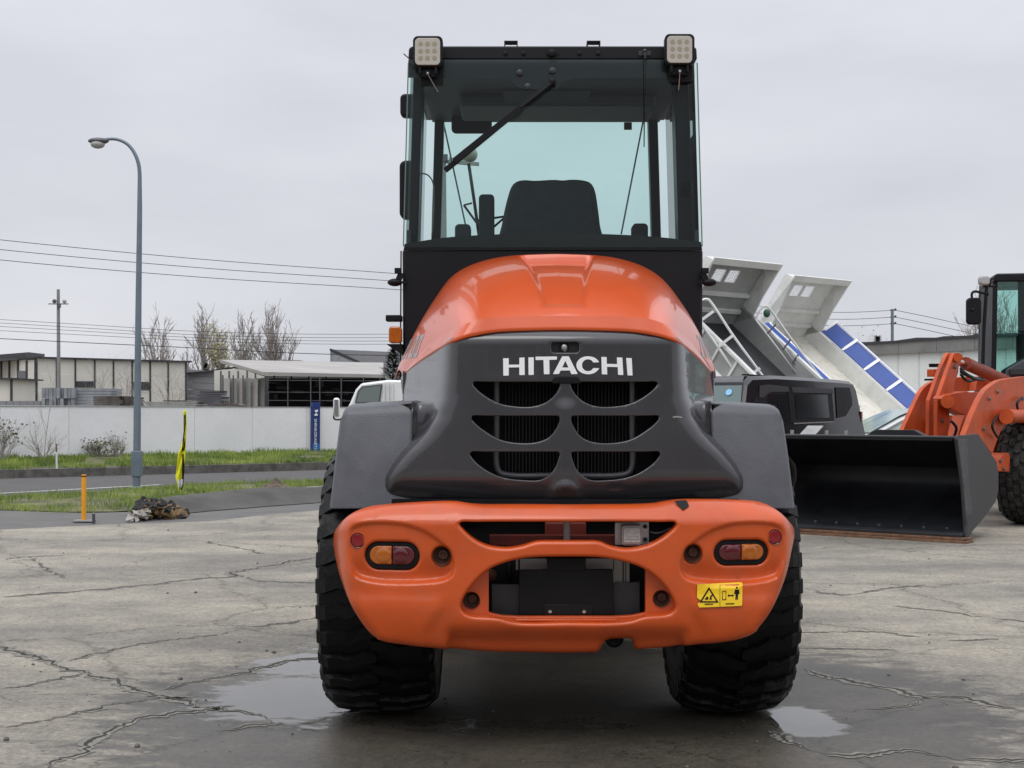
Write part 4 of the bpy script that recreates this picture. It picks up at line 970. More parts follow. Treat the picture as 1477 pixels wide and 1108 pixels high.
# wiper
b = MB(); b.lathe(W(797, 118, YR-.05), (0, -1, 0), [(.018, -.03), (.018, .01), (.013, .016), (0, .016)], 16)
b.tube([W(797, 119, YR-.055), W(778, 135, YR-.06), W(752, 155, YR-.055)], .011, 8, .007)
b.tube([W(797, 119, YR-.055), W(775, 134, YR-.05), W(748, 156, YR-.05)], .008, 8)
wp = b.build('wiper_arm', 'black', loader, smooth=60)
b = MB().beam(W(750, 157, YR-.035), W(642, 246, YR-.03), .026, .032, up=(0, -1, 0)); b.beam(W(752, 155, YR-.050), W(655, 233, YR-.050), .034, .014, up=(0, -1, 0)); b.build('wiper_blade', 'black', wp, bevel=.002)
# aerial
b = MB().prism([W(*p, YR-.018) for p in [(921, 73.5), (939, 73.5), (939, 80), (921, 80)]], (0, .008, 0)); b.ball(W(930, 74, YR-.03), .012); b.tube([W(930, 76, YR-.035), W(931, 85, YR-.035)], .008, 8)
ar = b.build('aerial_base', 'steelblk', loader, bevel=.001); MB().tube([W(930, 76, YR-.035), W(929.5, 140, YR-.03), W(929, 212, YR-.025)], .0045, 6, .0028).build('aerial', 'black', ar, smooth=180)
# LED work lamps
def led_lamp(px, py, wire):
    Y = 7.24; k = F/Y; x, z = W(px, py, Y).x, W(px, py, Y).z; hw_, hh = 21.5/k, 22.5/k
    b = MB(); rr_prism(b, x-hw_, z-hh, x+hw_, z+hh, .026, Y, Y+.06); lp = b.build('work_lamp', 'black', loader, bevel=.006)
    b = MB(); rr_prism(b, x-hw_+.011, z-hh+.009, x+hw_-.013, z+hh-.013, .022, Y-.004, Y+.001); b.build('lamp_lens', 'lens', lp, bevel=.003)
    b = MB()
    for i in (-1, 0, 1):
        for j in (-1, 0, 1): b.lathe((x+i*.0365-.001, Y-.004, z+j*.037), (0, -1, 0), [(.0125, 0), (.0125, .001), (.006, .0012), (0, .0008)], 12)
    b.build('led', 'led', lp)
    b = MB(); b.prism([(x-.045, Y+.03, z-hh-.045), (x+.045, Y+.03, z-hh-.045), (x+.052, Y+.03, z-hh+.01), (x-.052, Y+.03, z-hh+.01)], (0, .05, 0)); b.box((x-.012, Y-.0, z-hh-.05), (x+.012, Y+.03, z-hh-.02))
    for s in (-1, 1): b.box((x+s*.042-.006, Y+.005, z-hh-.035), (x+s*.042+.006, Y+.03, z-hh+.012))
    b.box((x-.04, Y+.06, z-hh-.075), (x+.075, Y+.11, z-hh+.01)); b.build('lamp_bracket', 'black', lp, bevel=.002)
    b = MB().lathe((x, Y-.002, z-hh-.035), (0, -1, 0), [(.007, 0), (.006, .006), (0, .007)], 12); b.tube([(x, Y-.004, z-hh-.04), (x+wire, Y+.05, z-hh-.12)], .0022, 6); b.build('lamp_screw', 'silver', lp)
led_lamp(617, 74, .05); led_lamp(980.5, 71, .0)
MB().tube([W(582.5, 78, 7.3), W(594, 88, 7.25)], .003, 6).build('stub_wire', 'black', roof)
# interior
def seat():
    b = MB(); Y0 = 8.1
    P = [(722, 345), (724, 322), (732, 285), (739, 266), (746, 260.5), (757, 258.5), (770, 259.5), (800, 258), (812, 259), (824, 257.8), (842, 259), (852, 262.5), (858, 272), (863, 300), (866, 325), (868, 345)]
    q = [W(x, y, Y0) for x, y in P]; xs = [(v.x-XC, v.z) for v in q]
    Ds = lambda x, z: Y0+0*x
    m_ = plate(catmull(xs, 4, True), [], Ds, XC, h=.02, g=.03, ro=.035, flange=.12); o = m_.build('seat_backrest', 'seat', loader, smooth=60)
    b = MB().box((XC-.30, 7.98, 1.9), (XC+.30, 8.55, 2.22)); b.build('seat_cushion', 'seat', loader, bevel=.04, seg=3)
    mm = MB(); c0 = [W(*p, Y0-.006) for p in [(727, 325), (745, 324), (745, 326), (727, 327)]]
seat()
def soft(px0, py0, px1, py1, Y, name, m='seat', d=.10, r=.025):
    a = W(px0, py1, Y); b_ = W(px1, py0, Y); b = MB(); rr_prism(b, a.x, a.z, b_.x, b_.z, min(r, (b_.x-a.x)*.45), Y, Y+d); return b.build(name, m, loader, bevel=.008)
soft(656, 323, 679, 352, 8.0, 'armrest'); soft(690.5, 280, 713, 350, 8.25, 'armrest'); soft(912, 322, 935, 352, 8.0, 'armrest')
soft(651, 164.5, 709.5, 192, 8.6, 'rear_view_mirror', 'black', .03, .03)
soft(900, 176.5, 911.5, 187.5, YF+.01, 'window_sticker', 'steelblk', .002, .003)
for a, b_ in (((637, 165), (673, 332)), ((929, 168), (896, 338))): MB().tube([W(*a, 8.9), W(*b_, 8.9)], .0055, 6).build('wiper_link', 'concpole', loader)
MB().tube(catmull([W(605, 250, 7.6), W(616, 252, 7.6), W(624, 262, 7.6), W(626, 290, 7.6), W(623, 340, 7.6)], 4), .004, 6).build('grab_handle', 'alu', loader, smooth=180)
MB().tube([W(676, 236, 9.3), W(684, 290, 9.3), W(691, 340, 9.3)], .011, 8).build('front_lamp_stalk', 'black', loader, smooth=180)
o = MB().lathe(W(677, 222, 9.3), (0, 1, 0), [(0, -.02), (.035, -.015), (.052, 0), (.056, .02), (.05, .05), (0, .06)], 22).build('front_work_lamp', 'lens', loader, smooth=50)
MB().tube([W(669, 296, 9.2), W(681, 293, 9.2)], .006, 6).build('lever', 'black', loader); MB().tube([W(669, 296, 9.2), W(690, 325, 9.2)], .008, 6).build('lever', 'black', loader)
MB().tube([W(690, 318, 8.6), W(730, 312, 8.5), W(700, 338, 8.5)], .008, 8).build('steering_wheel', 'black', loader)
MB().box((XB-.55, 8.55, 1.6), (XB+.55, 8.72, 2.27)).build('dashboard', 'interior', loader, bevel=.02)
# mirrors and fittings on the cab sides
b = MB(); p0 = W(577, 168, 8.9); p1 = W(600, 135, 8.9); rr_prism(b, p0.x, p0.z, p1.x, p1.z, .03, 8.9, 8.98); b.build('side_mirror', 'black', loader, bevel=.012)
b = MB(); p0 = W(576, 315, 8.9); p1 = W(600, 231, 8.9); rr_prism(b, p0.x, p0.z, p1.x, p1.z, .04, 8.9, 9.0); b.build('side_mirror', 'black', loader, bevel=.015)
b = MB(); p0 = W(985, 315, 8.9); p1 = W(1001, 240, 8.9)
for sx_, px in ((-1, 569.5), (1, 1023)):
    c = W(px, 407.5, 7.32); b = MB().ball(c, .036, 16, 10, (1.1, .8, .58)); b.beam(c+Vector((-sx_*.02, 0, .015)), c+Vector((-sx_*.035, 0, .05)), .03, .03, up=(0, 1, 0)); b.box((c.x-.02-sx_*.02, c.y-.02, c.z+.048), (c.x+.015-sx_*.02, c.y+.02, c.z+.075)); b.beam(c, c+Vector((-sx_*.06, 0, 0)), .012, .02, up=(0, 1, 0)); b.build('side_lamp', 'black', loader, smooth=45)
a = W(557, 464, 7.34); b_ = W(580, 455, 7.34); MB().box((a.x, 7.30, a.z), (b_.x, 7.38, b_.z)).build('lamp_arm', 'black', loader, bevel=.006)
b = MB(); a = W(560.5, 495, 7.30); b_ = W(579, 471, 7.30); rr_prism(b, a.x, a.z, b_.x, b_.z, .016, 7.30, 7.37); b.build('indicator_lamp', 'amber', loader, bevel=.008, seg=3)
MB().prism([W(*p, 7.32) for p in [(557, 496.5), (580, 496.5), (580, 512), (568, 504)]], (0, .06, 0)).build('lamp_shelf', 'black', loader)
MB().tube([W(578.5, 362, 7.34), W(577.5, 545, 7.34)], .004, 6).build('cab_seam', 'black', loader)
# ================================================================ LEFT SIDE, ACROSS THE ROAD
M['wallwhite'] = mat('white_wall_sheet', (.80, .805, .815), .6, var=.06, vscale=.6, dust=.22, dustcol=(.4, .38, .34))
M['cream'] = mat('cream_cladding', (.70, .685, .61), .7, var=.05, vscale=1)
M['dark'] = mat('dark_trim', (.04, .04, .045), .6)
M['roofgrey'] = mat('pale_roof_sheet', (.37, .355, .33), .6, var=.14, vscale=.5, dust=.3, dustcol=(.3, .24, .18))
M['greywall'] = mat('grey_cladding', (.24, .245, .26), .7, var=.08)
M['greystack'] = mat('grey_panels', (.26, .28, .30), .6, var=.25, vscale=2)
M['lumber'] = mat('weathered_lumber', (.10, .085, .075), .8, var=.5, vscale=4)
M['mesh'] = mat('dark_net', (.055, .058, .065), .8, var=.3, vscale=2)
M['window'] = mat('window_pane', (.06, .065, .07), .2)
# white wall with panels
zL = H+5/F*31.5; zR = H+3/F*37.0
wl = thing('boundary_wall', 'long low white sheet wall behind the grass bank across the road', 'wall', wallL)
nW = 22; P0 = wallL-wd_*2.0; 
dirn = wd_.normalized(); Lw = wd_.length*4; step = Lw/nW
for i in range(nW):
    a = P0+dirn*(i*step+.004); b_ = P0+dirn*((i+1)*step-.004)
    t = lambda p: zL+(zR-zL)*((p-wallL).dot(dirn)/wd_.length)
    MB().prism([(a.x, a.y, .1), (b_.x, b_.y, .1), (b_.x, b_.y, t(b_)), (a.x, a.y, t(a))], n_out*.06).build('wall_panel', 'wallwhite', wl)
MB().beam(P0+Vector((0,0,1.535))+n_out*.03, P0+dirn*Lw+Vector((0,0,1.49))+n_out*.03, .09, .015).build('coping', 'alu', wl)
def text_mb(txt, size, origin, xdir, ydir, off=Vector((0, 0, 0)), extrude=.0, sx=1.0):
    cu = bpy.data.curves.new('t', 'FONT'); cu.body = txt; cu.size = size; cu.extrude = extrude; ob = bpy.data.objects.new('t', cu); C.objects.link(ob)
    bpy.context.view_layer.update(); me = ob.to_mesh(); b = MB(); origin = Vector(origin); xdir = Vector(xdir); ydir = Vector(ydir)
    b.add([origin+xdir*v.co.x*sx+ydir*v.co.y+off for v in me.vertices], [tuple(p.vertices) for p in me.polygons]); ob.to_mesh_clear(); bpy.data.objects.remove(ob); bpy.data.curves.remove(cu); return b
# blue column sign
def onwall(px, py, off=0): return onplane(px, py, wallL-n_out*off, n_out)
sg = thing('advertising_sign', 'narrow blue upright sign with white sideways lettering on the white wall', 'sign', onwall(456, 652, .1))
a = onwall(450.5, 655, .12); b_ = onwall(461.5, 587, .12)
msb = M['signblue']
bx = MB().prism([onwall(450.5, 655, .12), onwall(461.5, 655, .12), onwall(461.8, 580, .12), onwall(451, 580, .12)], n_out*.1); bx.build('sign_board', 'signblue', sg)
MB().prism([onwall(451, 655, .124), onwall(461, 655, .124), onwall(461.2, 640, .124), onwall(451.2, 640, .124)], n_out*.003).build('sign_lower_band', mat('light_blue_sign', (.01, .14, .42), .4), sg)
xd = Vector((0, 0, -1)); yd = dirn
o3 = onwall(453.3, 604, .128); text_mb('SHINKOKASETU', .115, o3, xd, yd, sx=1.02).build('sign_lettering', 'white', sg)
MB().prism([onwall(453.5, 592, .128), onwall(458.5, 591, .128), onwall(458.8, 594, .128), onwall(455.5, 594.5, .128), onwall(458.8, 599, .128), onwall(453.8, 600, .128), onwall(453.5, 597.5, .128), onwall(456.3, 597, .128)], -n_out*.002).build('sign_emblem', 'white', sg)
# street lamp
B0 = G(197, 706); YL = B0.y
lampt = thing('street_lamp', 'tall blue grey street lamp with curved arm on the near verge', 'street lamp', B0)
pts = [W(197, 706, YL), W(198.5, 560, YL), W(200, 420, YL), W(201.5, 300, YL), W(201.5, 255, YL)]
MB().tube(pts, .070, 14, .036).build('pole', 'pole', lampt, smooth=60)
arc = catmull([W(201.5, 256, YL), W(200.5, 240, YL), W(196, 225, YL), W(187, 211, YL), W(176, 203.5, YL), W(164, 200.5, YL), W(150, 201.5, YL)], 5)
MB().tube(arc, .036, 12, .026).build('arm', 'pole', lampt, smooth=60)
h = MB(); c = W(142, 203.5, YL); h.ball(c, .19, 20, 10, (1.0, .55, .32)); hd = h.build('lamp_head', 'tubegrey', lampt, smooth=180)
MB().ball(W(141, 208, YL), .115, 18, 10, (1.15, .9, .72)).build('lamp_glass', 'clear', hd, smooth=180)
MB().obox(W(197.5, 669, YL), (.085, 0, 0), (0, .08, 0), (0, 0, .23)).build('service_door', 'pole', lampt, bevel=.01)
MB().lathe(B0, (0, 0, 1), [(.13, 0), (.13, .03), (.10, .05), (.08, .06)], 20).build('base', 'pole', lampt, smooth=40)
# orange post
B1 = G(121, 752.5)
po = thing('marker_post', 'short yellow orange round post on a pale square base by the path', 'post', B1)
MB().tube([B1, B1+Vector((0, 0, .605))], .030, 16).build('post', 'postorange', po, smooth=60)
MB().tube([B1+Vector((0, 0, .575)), B1+Vector((0, 0, .59))], .0312, 16).build('band', 'black', po, smooth=60)
MB().box((B1.x-.12, B1.y-.10, .0), (B1.x+.13, B1.y+.10, .022)).build('base', 'concpole', po, bevel=.004)
B2 = G(135, 754.5); tag(MB().tube([B2-Vector((0,0,.02)), B2+Vector((0, 0, .12))], .02, 10).build('pipe_stub', 'tubegrey', smooth=60, loc=B2), 'small grey pipe stub just right of the orange post', 'pipe')
# yellow banner
B3 = G(262, 713); yb = B3.y
bn = thing('banner_flag', 'furled yellow and black advertising banner on a thin leaning pole', 'flag', B3)
MB().tube([W(261.5, 713, yb), W(264, 660, yb), W(266.5, 592, yb)], .010, 8, .008).build('pole', 'concpole', bn, smooth=60)
def cloth(pairs, dy=.0, seed=1):
    V = []; rnd = random.Random(seed); m = len(pairs)
    L_ = catmull([p[0] for p in pairs], 4); R_ = catmull([p[1] for p in pairs], 4); n = 7
    for (l, r) in zip(L_, R_):
        for j in range(n):
            t = j/(n-1); x = l[0]+(r[0]-l[0])*t; y = l[1]+(r[1]-l[1])*t
            p = W(x, y, yb-.03+dy+.035*math.sin(t*9+y*.13)); V.append(p)
    F_ = [(i*n+j, i*n+j+1, (i+1)*n+j+1, (i+1)*n+j) for i in range(len(L_)-1) for j in range(n-1)]
    b = MB(); b.add(V, F_); return b
cl = cloth([((264.8, 592), (268.8, 592)), ((265, 610), (269, 608)), ((264, 630), (268.5, 628)), ((261, 645), (268, 645)), ((257, 655), (267, 655)), ((255, 672), (265.5, 672)), ((253.8, 690), (264, 686)), ((256, 700), (263.5, 700)), ((258.5, 715), (262, 715))])
c_ = cl.build('banner', 'yellowflag', bn, smooth=180); sm_ = c_.modifiers.new('t', 'SOLIDIFY'); sm_.thickness = .006
k = cloth([((265.2, 598), (267.5, 598)), ((264.7, 616), (268.2, 613)), ((264.8, 622), (266.5, 624)), ((263, 638), (267, 636)), ((261.6, 650), (265, 650))], dy=-.022, seed=2)
k.build('banner_print', 'black', bn)
k = cloth([((262, 655), (265, 655)), ((263, 672), (266.2, 672)), ((262.5, 684), (265.5, 684)), ((261, 700), (264.3, 700)), ((260, 707), (262.5, 707))], dy=-.035, seed=3); k.build('banner_print', 'black', bn)
k = cloth([((255.8, 692.5), (263.8, 691)), ((256.5, 698), (263, 698)), ((257.8, 704), (262, 703))], dy=-.05, seed=3); k.build('banner_hem', 'whitep', bn)
# rubble, dirt heap
def lump(b, c, r, rnd, flat=.6):
    u = Vector((rnd.gauss(0, 1), rnd.gauss(0, 1), rnd.gauss(0, .35))).normalized(); v = u.orthogonal().normalized(); w = u.cross(v); k = len(b.v)
    b.obox(c, u*r*(.8+rnd.random()*.9), v*r*(.5+rnd.random()*.6), w*r*(.3+rnd.random()*.6))
    for i in range(k, len(b.v)): b.v[i] = b.v[i]+Vector((rnd.gauss(0, 1), rnd.gauss(0, 1), rnd.gauss(0, 1)))*r*.28
rnd = random.Random(11)
heaps = {'asphalt_rubble': ('black', 60), 'soil_rubble': ('wood', 85), 'pale_rubble': ('alu', 22)}
M['clay'] = mat('clay_lumps', (.20, .13, .06), .9, var=.5, vscale=5); M['tar'] = mat('broken_asphalt', (.028, .026, .026), .85, var=.4)
M['palestone'] = mat('pale_stone', (.38, .36, .33), .8, var=.2)
lab_ = {'clay': 'heap of brown clay and broken clods at the broken path edge', 'tar': 'black broken asphalt slabs around the clay heap', 'palestone': 'pale stone fragments at the left foot of the rubble heap'}
for key, n_, (x0, x1) in (('clay', 420, (208, 266)), ('tar', 300, (193, 268)), ('palestone', 26, (186, 214))):
    b = MB()
    for i in range(n_):
        px = x0+(x1-x0)*rnd.random(); u = (px-185)/80; hgt = .17*math.sin(PI*min(1, max(0, u))**.8)*rnd.random()
        if key == 'tar': hgt = (.20*math.sin(PI*min(1, u)**.8))*(rnd.random()**.2 if rnd.random() < .6 else rnd.random()*.2)
        base = G(px, 751-5*u+rnd.random()*2-(9*rnd.random() if key != 'palestone' else 0)); base.z = hgt+.01
        lump(b, base, .010+rnd.random()**2*.036, rnd)
    tag(b.build(key if False else 'rubble', key), lab_[key], 'rubble', kind='stuff')
c = G(398, 706); b = MB(); V = []; nr_, na = 10, 28
for i in range(nr_+1):
    for j in range(na):
        r = i/nr_; a = 2*PI*j/na; x = c.x+math.cos(a)*r*.42; y = c.y+math.sin(a)*r*.35
        z = .20*(1-r)**1.2*(1+.4*noise.noise(Vector((x*7, y*7, 0))))+.05*noise.noise(Vector((x*16, y*16, 1)))*(1-r)-.01
        V.append((x, y, z))
b.add(V, [(i*na+j, (i+1)*na+j, (i+1)*na+(j+1) % na, i*na+(j+1) % na) for i in range(nr_) for j in range(na)])
tag(b.build('dirt_heap', mat('dark_soil', (.12, .095, .07), .95, var=.4, vscale=9)), 'small heap of dark soil on the verge near the wheel', 'soil', kind='stuff')
# pale stick on the bank
B4 = onplane(82, 676, (0, 29.3, 0), (0, 1, 0)); st_ = thing('boundary_stake', 'thin white stake with a brown top on the far bank', 'stake', B4)
MB().tube([W(82, 676, 29.3), W(81.5, 652, 29.3)], .022, 8).build('stake', 'whitep', st_); MB().tube([W(81.5, 652, 29.3), W(81, 640, 29.3)], .018, 8).build('stake_top', 'wood', st_)
# ---- trees
def branch(b, p, d, ln, r, lev, maxl, rnd, spread, nb, upb, tips=None, sides=5):
    n = 4 if lev < maxl else 2; pts = [p.copy()]; q = p.copy(); dd = d.copy()
    for i in range(n):
        dd = (dd+Vector((rnd.gauss(0, .09), rnd.gauss(0, .09), rnd.gauss(0, .05)+upb*.06))).normalized(); q = q+dd*ln/n; pts.append(q.copy())
    b.tube(pts, r, max(3, sides-lev), r*.55, cap=False)
    if tips is not None and lev >= maxl-1: tips.append(q.copy())
    if lev >= maxl: return
    k = nb[lev] if isinstance(nb, (list, tuple)) else nb
    for i in range(k):
        t = .25+.75*(i+rnd.random()*.8)/k; idx = min(n-1, int(t*n)); f = t*n-idx; s = pts[idx].lerp(pts[min(n, idx+1)], min(1, f))
        ax = dd.orthogonal().normalized(); ax.rotate(Matrix.Rotation(rnd.random()*2*PI, 3, dd)); nd = (dd*math.cos(spread)+ax*math.sin(spread)+Vector((0, 0, upb*.25))).normalized()
        branch(b, s, nd, ln*(.50+.22*rnd.random()), r*.55*(1-t*.3), lev+1, maxl, rnd, spread, nb, upb, tips, sides)
def bare_tree(px, Y, ht, wid, seed, label, cat='tree', lean=0, group=None, z0=0, thick=1, bud=None, limbs=26, twigs=8):
    rnd = random.Random(seed); base = Vector(((px-CX)/F*Y, Y, z0)); t = thing('bare_tree', label, cat, base, group)
    tr = MB(); cr_ = MB(); tips = []
    tr.tube([base, base+Vector((lean*.3, 0, ht*.25)), base+Vector((lean*.7, .05, ht*.45)), base+Vector((lean, 0, ht*.66))], .13*thick, 7, .045*thick, cap=False)
    for i in range(limbs):
        u = rnd.random(); z_s = ht*(.16+.42*u); s0 = base+Vector((lean*min(1, z_s/ht/.66), 0, z_s))
        th = rnd.random()*2*PI; ph = rnd.uniform(.12, 1.45); rr = .82+.2*rnd.random()
        tgt = base+Vector((lean+wid*math.cos(th)*math.sin(ph)*rr, wid*math.sin(th)*math.sin(ph)*rr, ht*(.58+.42*math.cos(ph)*rr)))
        if tgt.z < s0.z+ht*.08: tgt.z = s0.z+ht*.10
        c1 = s0+Vector(((tgt.x-s0.x)*.62, (tgt.y-s0.y)*.62, (tgt.z-s0.z)*.34)); pts = []
        for k in range(9):
            q = k/8; p = s0*(1-q)**2+c1*2*q*(1-q)+tgt*q*q; pts.append(p+Vector((rnd.gauss(0, .04), rnd.gauss(0, .04), 0))*(q > 0))
        cr_.tube(pts, .055*thick, 5, .014*thick, cap=False)
        for j in range(twigs):
            q = .22+.76*(j+rnd.random())/twigs; k = min(7, int(q*8)); p = pts[k].lerp(pts[k+1], q*8-k); tg = (pts[k+1]-pts[k]).normalized()
            d = (tg*.9+Vector((rnd.gauss(0, .5), rnd.gauss(0, .5), .25))).normalized(); ln = ht*(.07+.08*rnd.random())
            a1 = p+d*ln*.5; a2 = p+d*ln+Vector((0, 0, ln*.12)); cr_.tube([p, a1, a2], .022*thick, 3, .010, cap=False); tips.append(a2)
            for m in range(5):
                f = .2+.75*rnd.random(); b0 = p.lerp(a2, f); d2 = (d*.8+Vector((rnd.gauss(0, .5), rnd.gauss(0, .5), .35))).normalized(); l2 = ln*(.30+.3*rnd.random())
                cr_.tube([b0, b0+d2*l2], .012*thick, 3, .008, cap=False); tips.append(b0+d2*l2)
    tr.build('trunk', 'bark', t, smooth=60); cr_.build('crown', 'twig', t)
    if bud:
        lf = MB()
        for p in tips:
            if rnd.random() < bud:
                for _ in range(2):
                    c = p+Vector((rnd.gauss(0, .12), rnd.gauss(0, .12), rnd.gauss(0, .12))); s_ = .035+rnd.random()*.045; u = Vector((rnd.gauss(0, 1), rnd.gauss(0, 1), rnd.gauss(0, 1))).normalized(); v = u.orthogonal().normalized()
                    lf.add([c-u*s_-v*s_*.5, c+u*s_-v*s_*.5, c+u*s_*.4+v*s_], [(0, 1, 2)])
        l_ = lf.build('leaves', 'bud', t); l_['kind'] = 'stuff'
    return t
gt = 'bare trees beyond the sheds'
bare_tree(227, 90, 7.3, 1.35, 1, 'rounded bare tree directly right of the street lamp pole', group=gt, limbs=15)
bare_tree(291, 90, 7.9, .95, 2, 'slender bare tree beside the yellow budding one', group=gt, lean=.2, limbs=13)
bare_tree(270, 94, 5.6, .5, 6, 'short bare sapling at the right end of the cream building', group=gt, limbs=8)
bare_tree(316, 86, 6.4, .95, 3, 'yellow green budding tree between the bare ones', group=gt, bud=.8, limbs=16)
bare_tree(353, 90, 7.5, 1.0, 4, 'narrow bare tree left of the widest bare tree', group=gt, limbs=14)
bare_tree(398, 90, 8.0, 1.75, 5, 'widest bare tree with many upright stems', group=gt, limbs=24)
# ---- bushes along the white wall
def bush(px, py, Y, w, h, seed, label, leaf=.5, mt='twig', n=26, name='shrub', z0=.3, up=1.0):
    rnd = random.Random(seed); base = Vector(((px-CX)/F*Y, Y, z0)); t = thing(name, label, 'shrub', base); b = MB(); tips = []
    for i in range(n):
        a = rnd.random()*2*PI; r = rnd.random()**.6*w*.5; d = Vector((math.cos(a)*r, math.sin(a)*r*.4, h*(.45+.55*rnd.random()))); ln = d.length
        branch(b, base+Vector((rnd.gauss(0, .05), 0, 0)), d.normalized(), ln*.85, .011, 2, 4, rnd, .6, (4, 4, 4, 3), .3*up, tips, 6)
    b.build('stems', mt, t)
    if leaf > 0:
        lf = MB()
        for p in tips:
            if rnd.random() < leaf:
                c = p; s_ = .018+rnd.random()*.025; u = Vector((rnd.gauss(0, 1), rnd.gauss(0, 1), rnd.gauss(0, 1))).normalized(); v = u.orthogonal().normalized()
                lf.add([c-u*s_-v*s_*.5, c+u*s_-v*s_*.5, c+u*s_*.4+v*s_], [(0, 1, 2)])
        lf.build('leaves', 'shrubleaf', t)['kind'] = 'stuff'
bush(3, 665, 31.0, .75, .80, 21, 'grey green shrub against the white wall at the left edge', leaf=.6, n=14)
bush(64, 662, 31.6, .85, .80, 22, 'leafless thin shrub by the white stake', leaf=0, n=9)
tw = bush(60, 662, 31.7, .2, 1.9, 23, 'single tall bare sapling standing against the white wall', leaf=0, n=1, name='sapling')
bush(141, 662, 32.6, .85, .36, 24, 'low spreading shrub with small leaves against the white wall', leaf=.7, n=18)
bush(170, 662, 32.8, .7, .50, 25, 'twiggy bare half of the low shrub, nearer the lamp', leaf=.15, n=14)
# ---- cream building with dark posts
YA, YB_ = 56.0, 60.5
pA = Vector(((52-CX)/F*YA, YA, 0)); pB = Vector(((270-CX)/F*YB_, YB_, 0)); dv = (pB-pA); nv = Vector((-dv.y, dv.x, 0)).normalized()
cb = thing('cream_building', 'long single storey cream building with dark vertical posts behind the white wall', 'building', pA)
def ona(px, py, off=0): return onplane(px, py, pA-nv*off, nv)
zt_ = lambda px: ona(px, 517+(px-52)*6/218).z
bars = [52, 82, 109, 137, 164, 191, 217, 243, 268.5]
for i in range(len(bars)-1):
    x0, x1 = bars[i]+1, bars[i+1]-1
    a, b_ = ona(x0, 590), ona(x1, 590)
    for k, (z0, z1) in enumerate(((0.0, 1.55), (1.56, 2.2), (2.21, 2.86), (2.87, 0))):
        if z1 == 0: za_, zb2 = zt_(x0), zt_(x1)
        else: za_ = zb2 = z1
        MB().prism([(a.x, a.y, z0), (b_.x, b_.y, z0), (b_.x, b_.y, zb2), (a.x, a.y, za_)], nv*.1).build('wall_panel', 'cream', cb)
for x in bars:
    a = ona(x-.9, 590, .04); b_ = ona(x+.9, 590, .04); MB().prism([(a.x, a.y, 0), (b_.x, b_.y, 0), (b_.x, b_.y, zt_(x)), (a.x, a.y, zt_(x))], nv*.12).build('post', 'dark', cb)
for (x0, x1, y0, y1) in ((110, 136, 550, 558.5), (192, 216, 551, 562)):
    w_ = MB().prism([ona(x0, y1, .06), ona(x1, y1, .06), ona(x1, y0, .06), ona(x0, y0, .06)], nv*.05).build('window', 'dark', cb)
    xm = (x0+x1)/2
    for q0, q1 in ((x0+.7, xm-.4), (xm+.4, x1-.7)): MB().prism([ona(q0, y1-.8, .065), ona(q1, y1-.8, .065), ona(q1, y0+.8, .065), ona(q0, y0+.8, .065)], nv*.01).build('pane', 'window', w_)
# roof edge and side wall going back left
bk_ = nv*9; a = Vector((pA.x, pA.y, zt_(52))); b_ = Vector((pB.x, pB.y, zt_(270)))
MB().prism([a-nv*.15-dv.normalized()*.1, b_-nv*.15+dv.normalized()*.15, b_+bk_+dv.normalized()*.15, a+bk_-dv.normalized()*.1], (0, 0, .07)).build('roof', 'dark', cb)
sdv = (Vector(((-60-CX)/F*63, 63, 0))-pA); nsv = Vector((sdv.y, -sdv.x, 0)).normalized()
if nsv.y > 0: nsv = -nsv
def ons(px, py, off=0): return onplane(px, py, pA+nsv*off, nsv)
MB().prism([ons(50, 600), ons(-60, 600), ons(-60, 521), ons(50, 519)], -nsv*.1).build('side_wall', 'cream', cb)
for x in (0.8, 12.5, 25, 37.5, 50): MB().prism([ons(x-.8, 600, .05), ons(x+.8, 600, .05), ons(x+.8, 520, .05), ons(x-.8, 520, .05)], -nsv*.1).build('post', 'dark', cb)
w_ = MB().prism([ons(26, 546.5, .05), ons(37, 546.5, .05), ons(37, 535, .05), ons(26, 535, .05)], -nsv*.05).build('window', 'window', cb)
# grey roof sticking up at far left, small hut
gr = thing('lean_to_roof', 'dark grey sloping roof rising above the cream building at left', 'roof', W(10, 520, 58)); 
MB().prism([W(-60, 524, 58), W(40, 518, 57), W(41, 508, 57), W(36, 508.5, 57), W(-60, 516, 58)], (0, 2, 0)).build('roof_edge', 'tubegrey', gr)
ht_ = thing('small_hut', 'small cream hut with dark roof at the left edge behind the wall', 'hut', W(8, 590, 48))
MB().prism([W(-60, 620, 48), W(15, 620, 48), W(15, 547, 48), W(-60, 547, 48)], (0, 2.5, 0)).build('wall', 'cream', ht_)
MB().prism([W(14.5, 620, 47.9), W(17, 620, 47.9), W(17, 547, 47.9), W(14.5, 547, 47.9)], (0, .1, 0)).build('post', 'dark', ht_)
MB().prism([W(-60, 547, 47.8), W(20.5, 547, 47.8), W(20.5, 545, 47.8), W(-60, 545, 47.8)], (0, 3, 0)).build('roof', 'dark', ht_)
